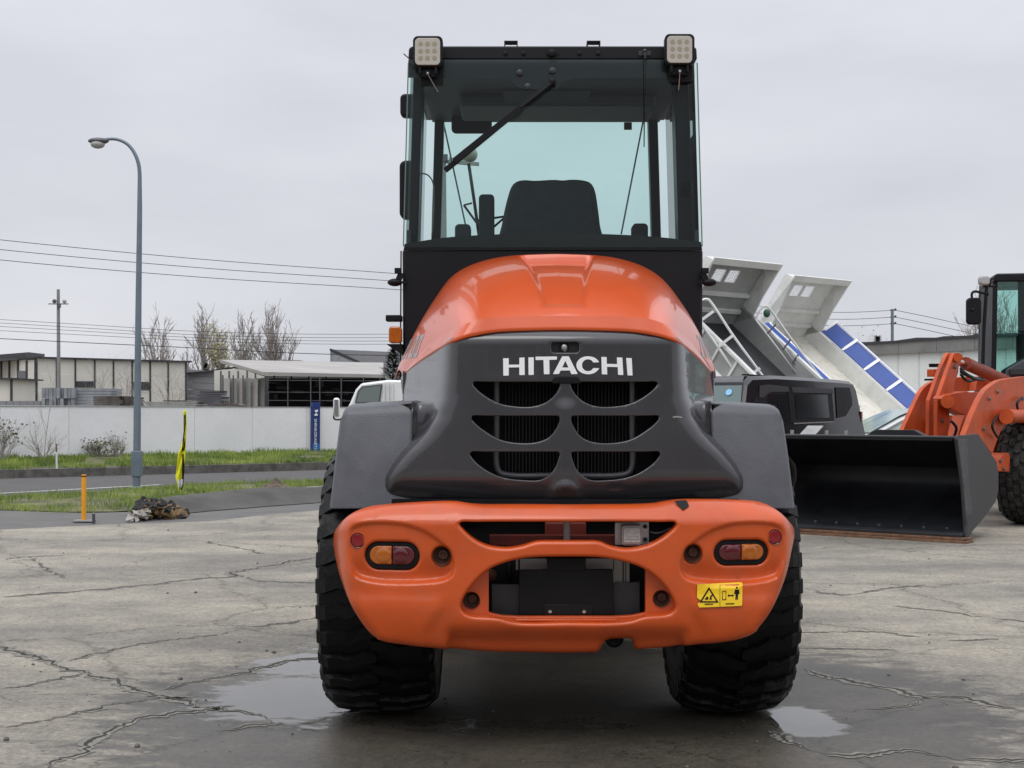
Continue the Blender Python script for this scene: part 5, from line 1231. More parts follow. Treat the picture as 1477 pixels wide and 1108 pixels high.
# yard clutter behind the wall
def stack(name, label, cat, x0, x1, y0, y1, Y, m, ncol=0, nrow=2, d=1.2, part='panel', jit=0, group=None):
    t = thing(name, label, cat, Vector(((x0+x1)/2-CX, 0, 0))/F*Y+Vector((0, Y, 0)), group); rnd = random.Random(int(x0*7+y0))
    for r in range(nrow):
        ya = y1+(y0-y1)*r/nrow; yb_ = y1+(y0-y1)*(r+1)/nrow+.5
        if ncol:
            for k in range(ncol):
                xa_ = x0+(x1-x0)*k/ncol; xb_ = x0+(x1-x0)*(k+1)/ncol-.6; o = rnd.random()*jit
                MB().prism([W(xa_, ya, Y+o), W(xb_, ya, Y+o), W(xb_, yb_, Y+o), W(xa_, yb_, Y+o)], (0, d, 0)).build(part, m, t)
        else:
            o = rnd.random()*jit*3; MB().prism([W(x0+o, ya, Y), W(x1-rnd.random()*jit*3, ya, Y), W(x1-o, yb_, Y), W(x0+rnd.random()*jit*3, yb_, Y)], (0, d, 0)).build(part, m, t)
    return t
stack('panel_stack', 'tall stack of upright grey scaffold panels behind the white wall', 'stack', 60, 108, 559, 590, 43, 'greystack', 9, 2, jit=.3)
stack('panel_stack', 'long flat stack of grey panels right of the upright panels', 'stack', 108.5, 161, 560, 590, 43.3, 'greystack', 0, 7, jit=.3)
stack('lumber_stack', 'low dark lumber pile left of the lamp pole', 'stack', 133, 176, 571, 590, 41, 'lumber', 0, 7, part='board', jit=1.5)
stack('lumber_stack', 'dark lumber pile partly behind the lamp pole', 'stack', 175, 194, 572.5, 590, 41.3, 'lumber', 0, 6, part='board', jit=1)
stack('board_pile', 'thin pale boards lying right of the lamp pole', 'boards', 204, 290, 579, 590, 41, 'alu', 0, 4, part='board', jit=3)
stack('lumber_stack', 'thin dark boards on top of the pale boards', 'stack', 232, 274, 577, 581, 41.5, 'lumber', 0, 2, part='board', jit=2)
stack('kerb_blocks', 'row of grey blocks behind the wall at far left', 'blocks', -20, 59, 578, 590, 44, 'greywall', 8, 1, part='block')
stack('steel_rack', 'dark rack of steel pipes in front of the grey building', 'rack', 283, 321, 563, 590, 45, 'tubegrey', 0, 9, part='pipe_row', jit=2)
stack('debris_pile', 'low dark odds and ends on the wall line before the open shed', 'pile', 300, 352, 582, 590, 43, 'lumber', 0, 3, part='board', jit=5)
for k_, (px, h_, s_) in enumerate(((148, 1.9, 41), (182, 1.7, 42), (247, 1.8, 43))):
    bush(px, 560, 50, 1.4, h_*1.1, s_, ['leafless bush before the third cream panel', 'leafless bush right of the first window of the cream building', 'leaning leafless bush before the last cream panel'][k_], leaf=0, n=7, z0=1.2)
# grey block building
gb = thing('grey_building', 'low plain grey building between cream building and open shed', 'building', W(290, 590, 62))
for k in range(6): MB().prism([W(269, 590-k*9.6, 62), W(309, 590-k*9.2, 62), W(309, 590-(k+1)*9.2+.4, 62), W(269, 590-(k+1)*9.6+.4, 62)], (0, 6, 0)).build('wall_panel', 'greywall', gb)
MB().prism([W(268, 539, 61.8), W(309.5, 535.5, 61.8), W(309.5, 533.8, 61.8), W(268, 537.5, 61.8)], (0, 6.4, 0)).build('roof', 'dark', gb)
# open shed with pale roof
sh = thing('open_shed', 'open sided shed with wide pale roof and dark netted front', 'shed', W(450, 590, 50))
MB().prism([W(379, 541.5, 49), W(553, 545, 52), W(553, 527, 62), W(317, 523, 58)], (0, 0, .12)).build('roof', 'roofgrey', sh)
MB().prism([W(304, 533.5, 57), W(343, 528.5, 57), W(381, 541.5, 49), W(381, 543, 49), W(343, 531, 57), W(304, 535, 57)], (0, .1, 0)).build('gable_trim', 'dark', sh)
sh_wall = MB().prism([W(309, 600, 60), W(560, 600, 62), W(560, 540, 62), W(309, 532, 60)], (0, .2, 0)).build('rear_wall', 'cream', sh)
for x in (318, 330, 343, 356, 368, 395, 420, 445, 470): MB().prism([W(x-.7, 600, 59.5), W(x+.7, 600, 59.5), W(x+.7, 535, 59.5), W(x-.7, 535, 59.5)], (0, .2, 0)).build('wall_batten', 'tubegrey', sh)
for i, x in enumerate(range(322, 380, 10)): MB().prism([W(x, 600, 51), W(x+9.3, 600, 50.8), W(x+9.3, 546-(x-322)*.02, 50.8), W(x, 546, 51)], (0, .05, 0)).build('side_panel', M['concpole'] if i % 2 else M['roofgrey'], sh)
for x in (321, 336, 350, 382, 415, 448, 461, 492, 524, 548): MB().prism([W(x-.6, 600, 49), W(x+.6, 600, 49), W(x+.6, 541+(x-320)*.015, 49), W(x-.6, 541+(x-320)*.015, 49)], (0, .12, 0)).build('post', 'tubegrey', sh)
for y in (549, 566, 578): MB().prism([W(382, y, 49.1), W(555, y+1, 49.1), W(555, y-.0, 49.1), W(382, y-1, 49.1)], (0, .05, 0)).build('rail', 'tubegrey', sh)
M['net'] = glassmat('dark_netting', (.16, .165, .18), .10, .8)
MB().add([W(382, 600, 49.3), W(556, 600, 49.3), W(556, 545, 49.3), W(382, 542, 49.3)], [(0,1,2,3)]).build('netting', 'net', sh)
MB().prism([W(388, 600, 57), W(556, 600, 57), W(556, 546, 57), W(388, 546, 57)], (0, .3, 0)).build('darkening_slab', 'dark', sh)  # dark slab added behind the netting to make the shed front darker
rnd = random.Random(8)
for k in range(26):
    x = 385+rnd.random()*160; y = 552+rnd.random()*38; w_ = 5+rnd.random()*14; h_ = 2+rnd.random()*7
    MB().prism([W(x, y, 53), W(x+w_, y, 53), W(x+w_, y-h_, 53), W(x, y-h_, 53)], (0, .8, 0)).build('stored_item', [M['dark'], M['greystack'], M['alu'], M['lumber']][k % 4], sh)
# far grey hall
fh = thing('grey_hall', 'far pale grey hall with sloping roof line beyond the open shed', 'building', W(520, 590, 95))
MB().prism([W(476, 600, 95), W(620, 600, 95), W(620, 510, 95), W(561, 507.5, 95), W(476.5, 504, 95)], (0, 10, 0)).build('wall', 'greywall', fh)
MB().prism([W(475.5, 503, 94.8), W(478, 503, 94.8), W(530, 526.5, 94.8), W(530, 600, 94.8), W(527, 600, 94.8), W(527, 528, 94.8), W(475.5, 506, 94.8)], (0, .1, 0)).build('roof_line', 'dark', fh)
MB().prism([W(478, 600, 94.85), W(526, 600, 94.85), W(526, 528, 94.85), W(478, 507, 94.85)], (0, .05, 0)).build('gable_wall', 'greystack', fh)
fb = thing('far_building', 'pale flat roofed building hazy behind the widest tree', 'building', W(395, 590, 120))
MB().prism([W(350, 600, 120), W(432, 600, 120), W(432, 519.5, 120), W(385, 518, 120), W(385, 508, 120), W(376, 508, 120), W(376, 519, 120), W(350, 520, 120)], (0, 8, 0)).build('wall', mat('pale_grey_hall', (.34, .35, .37), .7, var=.05), fb)
# ---- poles and wires
fp = thing('floodlight_pole', 'thin grey pole with two small floodlights behind the white wall', 'light pole', W(84, 590, 55)-Vector((0, 0, 1.4)))
MB().tube([W(85, 620, 55), W(84, 417.5, 55)], .085, 10, .06).build('pole', 'concpole', fp, smooth=60); MB().beam(W(70, 438.5, 55), W(98.5, 438.5, 55), .05, .04).build('crossarm', 'pole', fp)
for px, py in ((78.5, 434.5), (93, 434.5)): MB().ball(W(px, py, 54.9), .085, 12, 8, (1, .8, 1)).build('floodlight', 'tubegrey' if px < 80 else 'clear', fp, smooth=180)
MB().obox(W(85, 441, 54.9), (.07, 0, 0), (0, .05, 0), (0, 0, .08)).build('bracket', 'tubegrey', fp)
up = thing('utility_pole', 'concrete utility pole with crossarm seen through the cab glass at left', 'utility pole', W(639, 590, 50)-Vector((0, 0, 1.4)))
MB().tube([W(640, 660, 50), W(638, 224, 50)], .19, 14, .13).build('pole', 'concpole', up, smooth=60); MB().beam(W(628, 232, 50), W(691, 237, 50), .12, .12).build('crossarm', 'concpole', up)
for x in (632, 650, 668, 684): MB().ball(W(x, 228.5, 50), .07, 8, 6, (1, 1, 1.4)).build('insulator', 'whitep', up, smooth=180)
MB().obox(W(637, 228, 49.9), (.22, 0, 0), (0, .1, 0), (0, 0, .12)).build('clamp', 'tubegrey', up)
up2 = thing('utility_pole', 'thin dark utility pole rising behind the white shed roof', 'utility pole', W(1287, 590, 70)-Vector((0, 0, 1.4)))
MB().tube([W(1287, 640, 70), W(1287, 446, 70)], .085, 10, .075).build('pole', 'pole', up2, smooth=60)
for y in (447.5, 457.5, 467): 
    MB().beam(W(1284, y, 70), W(1292, y, 70), .06, .06).build('crossarm', 'tubegrey', up2); MB().ball(W(1291.5, y-1.2, 70), .06, 8, 6).build('insulator', 'tubegrey', up2, smooth=180)
def wire(pts, Y0, Y1, label, r=.016, group='overhead power lines'):
    n = len(pts); x0, x1 = pts[0][0], pts[-1][0]
    p = catmull([W(x, y, Y0+(Y1-Y0)*(x-x0)/(x1-x0)) for x, y in pts], 6); o = MB().tube(p, r, 4, cap=False).build('power_line', 'wire', loc=p[0]); tag(o, label, 'power line', group)
nm = ['top', 'middle', 'bottom']
for k in range(3):
    a = (346, 360, 375)[k]; m_ = (395, 406, 418)[k]; q = (447.5, 457.5, 467)[k]; s = (380, 391.5, 404)[k]
    wire([(-300, a-34), (-100, a-12), (0, a), (290, (a+m_)/2+3.5), (575, m_), (900, m_+25), (1200, q+3), (1287, q)], 45, 70, f'{nm[k]} of the three long wires crossing the sky left of the cab')
    wire([(1291, q), (1340, q+10), (1400, q+23), (1477, q+38), (1600, q+60)], 70, 75, f'{nm[k]} of the three wires running right from the pole over the white shed')
ys0 = (461, 466, 471, 477, 488.5); ys1 = (477.5, 482.5, 486.5, 491, 501.5); ys2 = (482, 487, 492, 496.5, 513)
for k in range(5):
    wire([(-300, ys0[k]-16), (0, ys0[k]), (150, (ys0[k]+ys1[k])/2+.8), (270, ys1[k]), (420, (ys1[k]+ys2[k])/2+2), (575, ys2[k]), (640, ys2[k]-1)], 48, 50, f"{['topmost','second','third','fourth','lowest'][k]} of the five low wires passing before the bare trees", r=.010 if k < 4 else .017)
# small conifer behind the amber lamp
def conifer(px, Y, ht, w, seed, label, name='conifer', z0=0):
    rnd = random.Random(seed); base = Vector(((px-CX)/F*Y, Y, z0)); t = thing(name, label, 'tree', base); MB().tube([base, base+Vector((0, 0, ht*.97))], .05*ht/3, 6, .01).build('trunk', 'bark', t)
    b = MB(); n = int(2600)
    for i in range(n):
        u = rnd.random()**.8; z = ht*(.12+.88*u); rr = w*.5*(1-u)**.75*(.75+.5*((z*3) % 1)); a = rnd.random()*2*PI; q = rnd.random()**.4*rr
        c = base+Vector((math.cos(a)*q, math.sin(a)*q, z)); d = Vector((math.cos(a), math.sin(a), .25+rnd.gauss(0, .25))).normalized(); l = (.05+.05*rnd.random())*ht/3; s_ = d.cross(Vector((0, 0, 1))).normalized()*l*.28
        b.add([c-s_, c+s_, c+d*l*1.6], [(0, 1, 2)])
    b.build('crown', 'needle', t)
conifer(567, 30, 2.75, 1.3, 3, 'dark conifer behind the amber indicator lamp, left of the cab')
conifer(297, 75, 3.9, 1.6, 5, 'small dark conifer at the foot of the budding tree')
# ---- white kei truck behind the left mudguard
kt = thing('white_truck', 'small white truck with chrome mirror behind the left mudguard', 'truck', (-1.1, 14.6, 0))
YT0 = 14.0; T = lambda x, y, d=0: W(x, y, YT0+d)
MB().prism([T(487, 700), T(700, 700), T(700, 552), T(560, 548), T(521, 553), T(513, 562), T(505, 581), T(492, 604)], (0, 1.35, 0)).build('cab_body', 'whitecar', kt, bevel=.02)
MB().prism([T(512, 580, -.006), T(546, 580, -.006), T(550, 556, -.006), T(523, 559, -.006), T(518, 565, -.006)], (0, .004, 0)).build('side_glass', 'glassd', kt)
wsg = mat('greenish_glass', (.17, .20, .195), .15)
MB().prism([T(511.5, 581.5, -.012), T(548, 581.5, -.012), T(551.5, 554, -.012), T(522, 557.5, -.012), T(516, 564, -.012)], (0, .004, 0)).build('window_frame', 'tubegrey', kt)
MB().prism([T(514, 580.5, -.018), T(546, 580.5, -.018), T(549.5, 556, -.018), T(523.5, 559.5, -.018), T(518, 565, -.018)], (0, .004, 0)).build('window_pane', wsg, kt)
for x in (554, 560, 566): MB().tube([T(x, 553, -.01), T(x, 600, -.01)], .012, 6).build('rib', 'whitep', kt)
b = MB(); a_ = T(480.5, 602, -.25); b_ = T(489.5, 574, -.25); rr_prism(b, a_.x, a_.z, b_.x, b_.z, .025, a_.y, a_.y+.05); b.build('mirror', 'chrome', kt, bevel=.012)
MB().tube(catmull([T(482, 596, -.22), T(481.5, 603, -.2), T(485, 605.5, -.15), T(494, 604, 0)], 5), .009, 8).build('mirror_arm', 'black', kt, smooth=180)
for dx in (520, 650): MB().lathe((T(dx, 600).x, YT0+.05, .28), (0, 1, 0), [(0, 0), (.17, 0), (.18, .02), (.27, .02), (.28, .05), (.28, .16), (.26, .18), (0, .18)], 28).build('wheel', 'rubber', kt, smooth=40)
# ================================================================ RIGHT SIDE
M['shedwhite'] = mat('white_shed_cladding', (.80, .82, .80), .55, var=.07, vscale=.8, dust=.35, dustcol=(.32, .33, .27))
M['fascia'] = mat('grey_fascia_board', (.20, .197, .19), .8, var=.25, vscale=1.2, dust=.3, dustcol=(.28, .25, .22))
ws = thing('white_shed', 'long white panelled shed with grey fascia behind the tipping trucks', 'shed', W(1340, 590, 38)-Vector((0, 0, 1.4)))
SA = Vector(((1237-CX)/F*38, 38, 0)); SB = Vector(((1430-CX)/F*34, 34, 0)); sdv2 = SB-SA; sn = Vector((-sdv2.y, sdv2.x, 0)).normalized()
def onsh(px, py, off=0): return onplane(px, py, SA-sn*off, sn)
xs = [1237, 1240.5, 1265, 1295, 1325, 1356, 1387, 1418, 1450, 1485, 1520, 1560]
for i in range(len(xs)-1):
    a, b_ = onsh(xs[i]+.5, 590), onsh(xs[i+1]-.5, 590); k = (xs[i]-1240)/190
    ztop = onsh((xs[i]+xs[i+1])/2, 511-9*k).z
    MB().prism([(a.x, a.y, 0), (b_.x, b_.y, 0), (b_.x, b_.y, ztop), (a.x, a.y, ztop)], sn*.1).build('wall_panel', 'shedwhite', ws)
    MB().prism([onsh(xs[i]-.3, 620, .02), onsh(xs[i]+.8, 620, .02), onsh(xs[i]+.8, 508, .02), onsh(xs[i]-.3, 508, .02)], sn*.04).build('cover_strip', 'whitep', ws)
for i in range(6):
    x0 = 1241+i*55; x1 = x0+54.5; f0 = lambda x: 494-10*(x-1241)/189; f1 = lambda x: 513-9*(x-1241)/189
    MB().prism([onsh(x0, f1(x0), .12), onsh(x1, f1(x1), .12), onsh(x1, f0(x1), .12), onsh(x0, f0(x0), .12)], sn*.1).build('fascia_board', 'fascia', ws)
rp = [(1229, 505), (1233, 502), (1240, 495), (1247, 493.5), (1290, 491.5), (1312, 488.5), (1322, 487), (1350, 487), (1362, 485), (1400, 484), (1408, 481), (1416, 483.5), (1430, 482), (1560, 475)]
MB().prism([onsh(x, y, .16) for x, y in rp]+[onsh(1560, 480, .16), onsh(1430, 486, .16), onsh(1350, 490, .16), onsh(1290, 494.5, .16), onsh(1245, 497, .16), onsh(1242, 505, .16)], sn*5).build('roof', 'dark', ws)
pb = thing('distant_building', 'pale distant building just left of the white shed roof', 'building', W(1215, 590, 60)-Vector((0, 0, 1.4)))
MB().prism([W(1170, 640, 60), W(1245, 640, 60), W(1245, 494, 60), W(1170, 495, 60)], (0, 5, 0)).build('wall', mat('pale_blue_wall', (.42, .45, .48), .7), pb)
MB().prism([W(1168, 496, 59.9), W(1247, 495, 59.9), W(1247, 493, 59.9), W(1168, 494, 59.9)], (0, 5.2, 0)).build('roof', 'roofgrey', pb)
conifer(1266, 48, 3.95, .75, 7, 'thin young conifer above the roof of the white shed')
bush(1247, 505, 46, .9, 2.6, 31, 'twiggy treetop at the left end of the white shed roof', leaf=.6, n=8, name='bare_treetop', z0=1.0)
conifer(1360, 60, 4.35, .6, 8, 'tiny conifer tip above the middle of the shed roof')
bare_tree(1434, 60, 6.6, 1.3, 12, 'bare tree behind the shed beside the parked loader cab', thick=.6)
# ---------------- second loader
OL = thing('wheel_loader', 'older orange wheel loader facing the camera with a big black bucket at the right edge', 'wheel loader', (5.9, 17.5, 0))
Rp = Vector((4.92, 15.1, 0)); av = Vector((-.8, .6, 0)); bv_ = Vector((.6, .8, 0)); zv = Vector((0, 0, 1))
BW = 2.5
def B_(b, z, t=0): return Rp+bv_*b+zv*z+av*t
shell = [(0.0, .075), (.20, .13), (.50, .215), (.80, .32), (.98, .42), (1.07, .54), (1.085, .66), (1.03, .78), (.86, .88), (.64, .99), (.40, 1.10), (-.28, 1.135)]
def sweep(prof, t0, t1, th, name, m, parent, nsub=1, **k):
    n = len(prof); P = [np.array(p) for p in prof]; inner = []
    for i in range(n):
        d = P[min(i+1, n-1)]-P[max(i-1, 0)]; d = d/np.linalg.norm(d); inner.append(P[i]+np.array([-d[1], d[0]])*th)
    poly = [B_(p[0], p[1], t0) for p in P]+[B_(p[0], p[1], t0) for p in inner[::-1]]
    V = []; F_ = []; outer = P; nn = n
    for t in (t0, t1):
        for p in outer: V.append(B_(p[0], p[1], t))
        for p in inner: V.append(B_(p[0], p[1], t))
    o = 2*n
    for i in range(n-1):
        F_ += [(i, i+1, o+i+1, o+i), (n+i, o+n+i, o+n+i+1, n+i+1), (i, n+i, n+i+1, i+1), (o+i, o+i+1, o+n+i+1, o+n+i)]
    F_ += [(0, o, o+n, n), (n-1, 2*n-1, o+2*n-1, o+n-1)]
    b = MB(); b.add(V, F_); return b.build(name, m, parent, **k)
bkt = sweep(shell, 0.03, BW-.03, .025, 'bucket', 'bucket', OL, smooth=35)
sp = [B_(b, z) for b, z in [(-.01, .06), (.0, .12), (-.10, .62), (-.30, 1.13), (-.28, 1.16), (.405, 1.175), (1.06, .84), (1.125, .70), (1.115, .50), (1.03, .39), (.55, .20), (.02, .045)]]
for t in (-.02, BW-.005): MB().prism([p+av*t for p in sp], av*.025).build('bucket_side_plate', 'steelblk' if t < 0 else 'bucket', bkt, bevel=.004)
MB().prism([B_(-.015, .10, -.035), B_(.17, .16, -.035), B_(.16, .42, -.035), B_(.07, .62, -.035), B_(.02, 1.12, -.035), B_(-.29, 1.13, -.035), B_(-.10, .62, -.035), B_(-.005, .2, -.035)], av*.02).build('side_cutter', mat('lighter_cutter_steel', (.05, .053, .058), .5, var=.25, vscale=4, dust=.3), bkt, bevel=.004)  # cutter toned lighter than the side plate to set it apart
MB().prism([B_(-.03, .05, -.04), B_(.14, .075, -.04), B_(.15, .30, -.04), B_(.03, .30, -.04)], av*.02).build('corner_plate', 'steelblk', bkt, bevel=.004)
MB().prism([B_(-.06, .055), B_(.26, .135), B_(.255, .165), B_(-.065, .085)], av*BW).build('cutting_edge', 'steelblk', bkt, bevel=.003)
for i in range(9):
    MB().lathe(B_(.10, .128, .22+i*.26), (-.12, -.20, .97), [(.018, 0), (.017, .012), (.008, .016), (0, .016)], 10).build('edge_bolt', 'tubegrey', bkt)
MB().tube([B_(-.285, 1.145, 0), B_(-.285, 1.145, BW)], .016, 8).build('rim_bar', 'steelblk', bkt, smooth=60)
MB().prism([B_(.0, 1.14, .42), B_(.0, 1.14, 1.14), B_(.0, 1.215, .98), B_(.0, 1.215, .56)], bv_*.12).build('spill_guard', 'bucket', bkt)
MB().prism([B_(.1, 1.14, 1.78), B_(.1, 1.14, 1.98), B_(.32, 1.24, 1.98), B_(.32, 1.24, 1.78)], zv*.012).build('rim_plate', 'alu', bkt)
for t in (1.42, 1.66, 2.1): MB().tube([B_(.15, 1.14, t), B_(.15, 1.20, t)], .022, 8).build('rim_lug', 'alu', bkt)
for k, (b0, z0, off) in enumerate(((-.20, .002, .0), (-.13, .030, .03))):
    tag(MB().obox(Rp+bv_*(b0+.12)+av*(BW/2-.05+off)+zv*(z0+.011), av*(BW/2+.05), bv_*.11, zv*.0125).build('wooden_plank', 'wood', bevel=.003, loc=Rp+av*BW/2), ['lower weathered plank lying on the concrete under the bucket lip', 'upper plank stacked directly beneath the bucket edge'][k], 'plank')
def onb(px, py, t): return onplane(px, py, Rp+av*t, av)
def zr(a): return [(1300+x/5.034, 480+y/5.034) for x, y in a]
def armplate(pts, t, th, name, m='orange2', z=True, **k): return MB().prism([onb(x, y, t) for x, y in (zr(pts) if z else pts)], av*th).build(name, m, OL, bevel=.006, **k)
armplate([(385,150),(398,146),(415,150),(430,165),(432,210),(418,250),(415,290),(395,350),(385,390),(365,480),(352,560),(345,680),(335,800),(262,800),(262,490),(285,430),(330,300)], .80, .05, 'bellcrank_plate')
armplate([(338,150),(350,146),(365,155),(362,200),(350,230),(300,360),(248,480),(245,620),(240,800),(200,800),(205,490),(240,390),(290,250)], 1.10, .05, 'bellcrank_plate')
MB().tube([onb(*zr([(412, 180)])[0], .74), onb(*zr([(412, 180)])[0], 1.2)], .055, 16).build('pivot_pin', 'orange2', OL, smooth=50)
armplate([(262,345),(235,352),(200,370),(165,400),(140,435),(110,495),(15,705),(-10,780),(210,800),(215,620),(205,500),(225,420)], 1.75, .06, 'lift_arm')
armplate([(310,480),(318,462),(335,450),(400,436),(480,425),(500,432),(600,430),(600,600),(460,600),(440,590),(350,550),(320,530)], .72, .14, 'link_arm')
MB().tube([onb(*zr([(338, 500)])[0], .66), onb(*zr([(338, 500)])[0], .92)], .08, 16).build('pivot_pin', 'orange2', OL, smooth=50)
armplate([(395,325),(555,318),(560,340),(545,420),(480,425),(380,440)], 1.30, .3, 'cross_tube')
armplate([(555,330),(700,350),(640,400),(600,425),(540,420)], 1.20, .1, 'cross_tube')
armplate([(345,600),(470,600),(450,640),(345,660)], 1.4, .2, 'cross_tube')
armplate([(455,600),(530,600),(480,740),(410,760)], 1.0, .15, 'lift_arm_web')
# near lift arm
armplate([(1000,312),(891,318),(760,335),(715,345),(680,365),(650,385),(620,410),(595,445),(570,490),(520,600),(465,745),(500,760),(560,740),(600,800),(660,880),(720,720),(770,660),(850,650),(1000,640)], .18, .07, 'lift_arm')
armplate([(770,655),(1000,655),(1000,760),(850,760),(790,870),(690,930),(620,860),(600,800),(700,690)], .42, .06, 'frame_side')
armplate([(735,885),(780,872),(790,900),(785,1010),(695,1005),(700,960),(715,915)], .15, .3, 'axle_bracket')
MB().tube([onb(*zr([(765, 612)])[0], .05), onb(*zr([(765, 612)])[0], .3)], .085, 18).build('cylinder_eye', 'orange2', OL, smooth=50)
MB().tube([onb(*zr([(795, 625)])[0], .02), onb(*zr([(795, 625)])[0], .1)], .045, 14).build('pin_head', 'steelblk', OL, smooth=50)
MB().tube([onb(*zr([(765, 605)])[0], .12), onb(*zr([(1150, 610)])[0], .12)], .085, 14).build('steering_cylinder', 'orange2', OL, smooth=50)
o = MB().tube([onb(*zr([(405, 200)])[0], 1.0), onb(*zr([(500, 235)])[0], 1.0)], .035, 12).build('cylinder_rod', 'chrome', OL, smooth=50)
MB().tube([onb(*zr([(465, 222)])[0], 1.0), onb(*zr([(760, 355)])[0], 1.0)], .085, 14).build('tilt_cylinder', mat('dark_orange_cylinder', (.25, .04, .015), .45, var=.2), OL, smooth=50)
MB().tube([onb(*zr([(500, 215)])[0], .95), onb(*zr([(560, 225)])[0], .95), onb(*zr([(740, 335)])[0], .95)], .022, 8).build('hydraulic_pipe', 'steelblk', OL, smooth=50)
armplate([(235,265),(280,265),(280,320),(235,320)], 2.0, .1, 'lamp_block'); armplate([(215,333),(262,333),(262,348),(215,348)], 2.0, .1, 'lamp_strut', 'black'); armplate([(247,224),(296,224),(290,250),(250,250)], 2.0, .1, 'lamp_strut', 'black')
# hoses
for k in range(3): MB().tube(catmull([onb(*zr([(430, 260+k*14)])[0], .9), onb(*zr([(480, 300+k*8)])[0], .9), onb(*zr([(540, 330)])[0], .95)], 5), .014, 6).build('hose', 'black', OL, smooth=180)
for k, (x0, y0, x1, y1, x2, y2) in enumerate(((430, 300, 470, 345, 560, 330), (440, 280, 520, 330, 600, 345), (360, 640, 400, 690, 380, 760), (700, 600, 660, 680, 700, 760), (880, 470, 840, 520, 860, 600))):
    MB().tube(catmull([onb(*zr([(x0, y0)])[0], .14), onb(*zr([(x1, y1)])[0], .10), onb(*zr([(x2, y2)])[0], .14)], 6), .016, 6).build('hose', 'black', OL, smooth=180)
for (x, y, t_) in ((345, 520, .78), (300, 640, .79), (390, 250, .79), (640, 480, .165), (700, 430, .165), (880, 480, .165), (600, 700, .165), (720, 930, .14), (745, 990, .14)):
    MB().lathe(onb(*zr([(x, y)])[0], t_), -av, [(.026, 0), (.024, .014), (.010, .018), (0, .018)], 10).build('bolt_head', 'tubegrey', OL, smooth=40)
# body behind arms
MB().obox(Vector((7.2, 19.2, 1.0)), (.9, .25, 0), (-.2, .8, 0), (0, 0, .32)).build('front_frame', 'orange2', OL, bevel=.02)
wc = Vector((6.52, 17.5, .66)); wheel(OL, wc, -av, .67, .50, .30, 24, 'rubber2', 1, .04)
wheel(OL, Vector((6.95, 19.15, .66)), Vector((.9, -.35, 0)), .67, .46, .30, 22, 'rubber', 1, .035)
wheel(OL, Vector((9.3, 19.6, .66)), Vector((.5, -.86, 0)), .67, .50, .30, 22, 'rubber', 1, .035)
# cab
CBx, CBy = (1435-CX)/F*20.5, 20.5; ca = Vector((.93, -.18, 0)).normalized(); cbk = Vector((.19, .98, 0)).normalized()
c0 = Vector((CBx, CBy, 0))
def CP(a, b, z): return c0+ca*a+cbk*b+zv*z
def cz(py, Y=20.5): return H-(py-HZ)/F*Y
z_r1, z_r0 = cz(395), cz(407)
MB().prism([CP(-.02, -.05, z_r0), CP(1.5, -.05, z_r0), CP(1.5, -.05, z_r1), CP(.02, -.05, z_r1), CP(-.02, -.05, z_r1-.03)], cbk*1.6).build('cab_roof', 'cabblack', OL, bevel=.02)
MB().prism([CP(-.07, 0, .9), CP(.0, 0, .9), CP(.04, 0, z_r0), CP(-.03, 0, z_r0)], cbk*.09).build('pillar', 'cabblack', OL)
MB().prism([CP(.34, .02, cz(480)), CP(.5, .02, cz(480)), CP(.5, .02, z_r0), CP(.34, .02, z_r0)], cbk*.09).build('pillar', 'cabblack', OL)
MB().prism([CP(1.42, 0, .9), CP(1.5, 0, .9), CP(1.5, 0, z_r0), CP(1.42, 0, z_r0)], cbk*.09).build('pillar', 'cabblack', OL)
MB().prism([CP(1.42, 1.4, .9), CP(1.5, 1.4, .9), CP(1.5, 1.4, z_r0), CP(1.42, 1.4, z_r0)], cbk*.09).build('pillar', 'cabblack', OL)
MB().prism([CP(-.05, 1.4, .9), CP(.03, 1.4, .9), CP(.05, 1.4, z_r0), CP(-.03, 1.4, z_r0)], cbk*.09).build('pillar', 'cabblack', OL)
MB().prism([CP(0, -.01, .9), CP(1.45, -.01, .9), CP(1.45, -.01, z_r0), CP(.03, -.01, z_r0)], cbk*.004).build('windscreen', 'glass', OL)
MB().prism([CP(-.06, .05, .9), CP(-.06, 1.45, .9), CP(-.02, 1.45, z_r0), CP(-.02, .05, z_r0)], ca*.004).build('side_panel', 'cabblack', OL)
MB().prism([CP(0, 1.42, .9), CP(1.45, 1.42, .9), CP(1.45, 1.42, z_r0), CP(.03, 1.42, z_r0)], cbk*.004).build('rear_window', 'glass', OL)
MB().prism([CP(.10, -.03, .8), CP(1.5, -.03, .8), CP(1.5, -.03, cz(505)), CP(.9, -.03, cz(506)), CP(.5, -.03, cz(513)), CP(.16, -.03, cz(533)), CP(.10, -.03, cz(550))], cbk*.5).build('dashboard', 'interior', OL, bevel=.02)
MB().box((CBx+.1, 21.3, 1.2), (CBx+1.5, 21.7, 1.75)).build('cab_rear_panel', 'interior', OL)
MB().box((CBx+.55, 21.0, 1.2), (CBx+1.1, 21.2, 2.6)).build('seat', 'seat', OL, bevel=.05)
MB().prism([CP(.2, -.04, cz(541)), CP(1.5, -.04, cz(541)), CP(1.5, -.04, cz(532)), CP(.2, -.04, cz(532))], -cbk*.1).build('wiper_cover', 'steelblk', OL, bevel=.005)
mY = 19.6
MB().tube([W(1416, 572, mY), W(1419, 480, mY), W(1423, 412, mY)], .026, 8).build('mirror_post', 'black', OL, smooth=60)
MB().tube(catmull([W(1402, 430, mY), W(1402, 423, mY), W(1406, 420.5, mY), W(1414, 422, mY), W(1424, 424, mY)], 5), .018, 8).build('mirror_arm', 'black', OL, smooth=60)
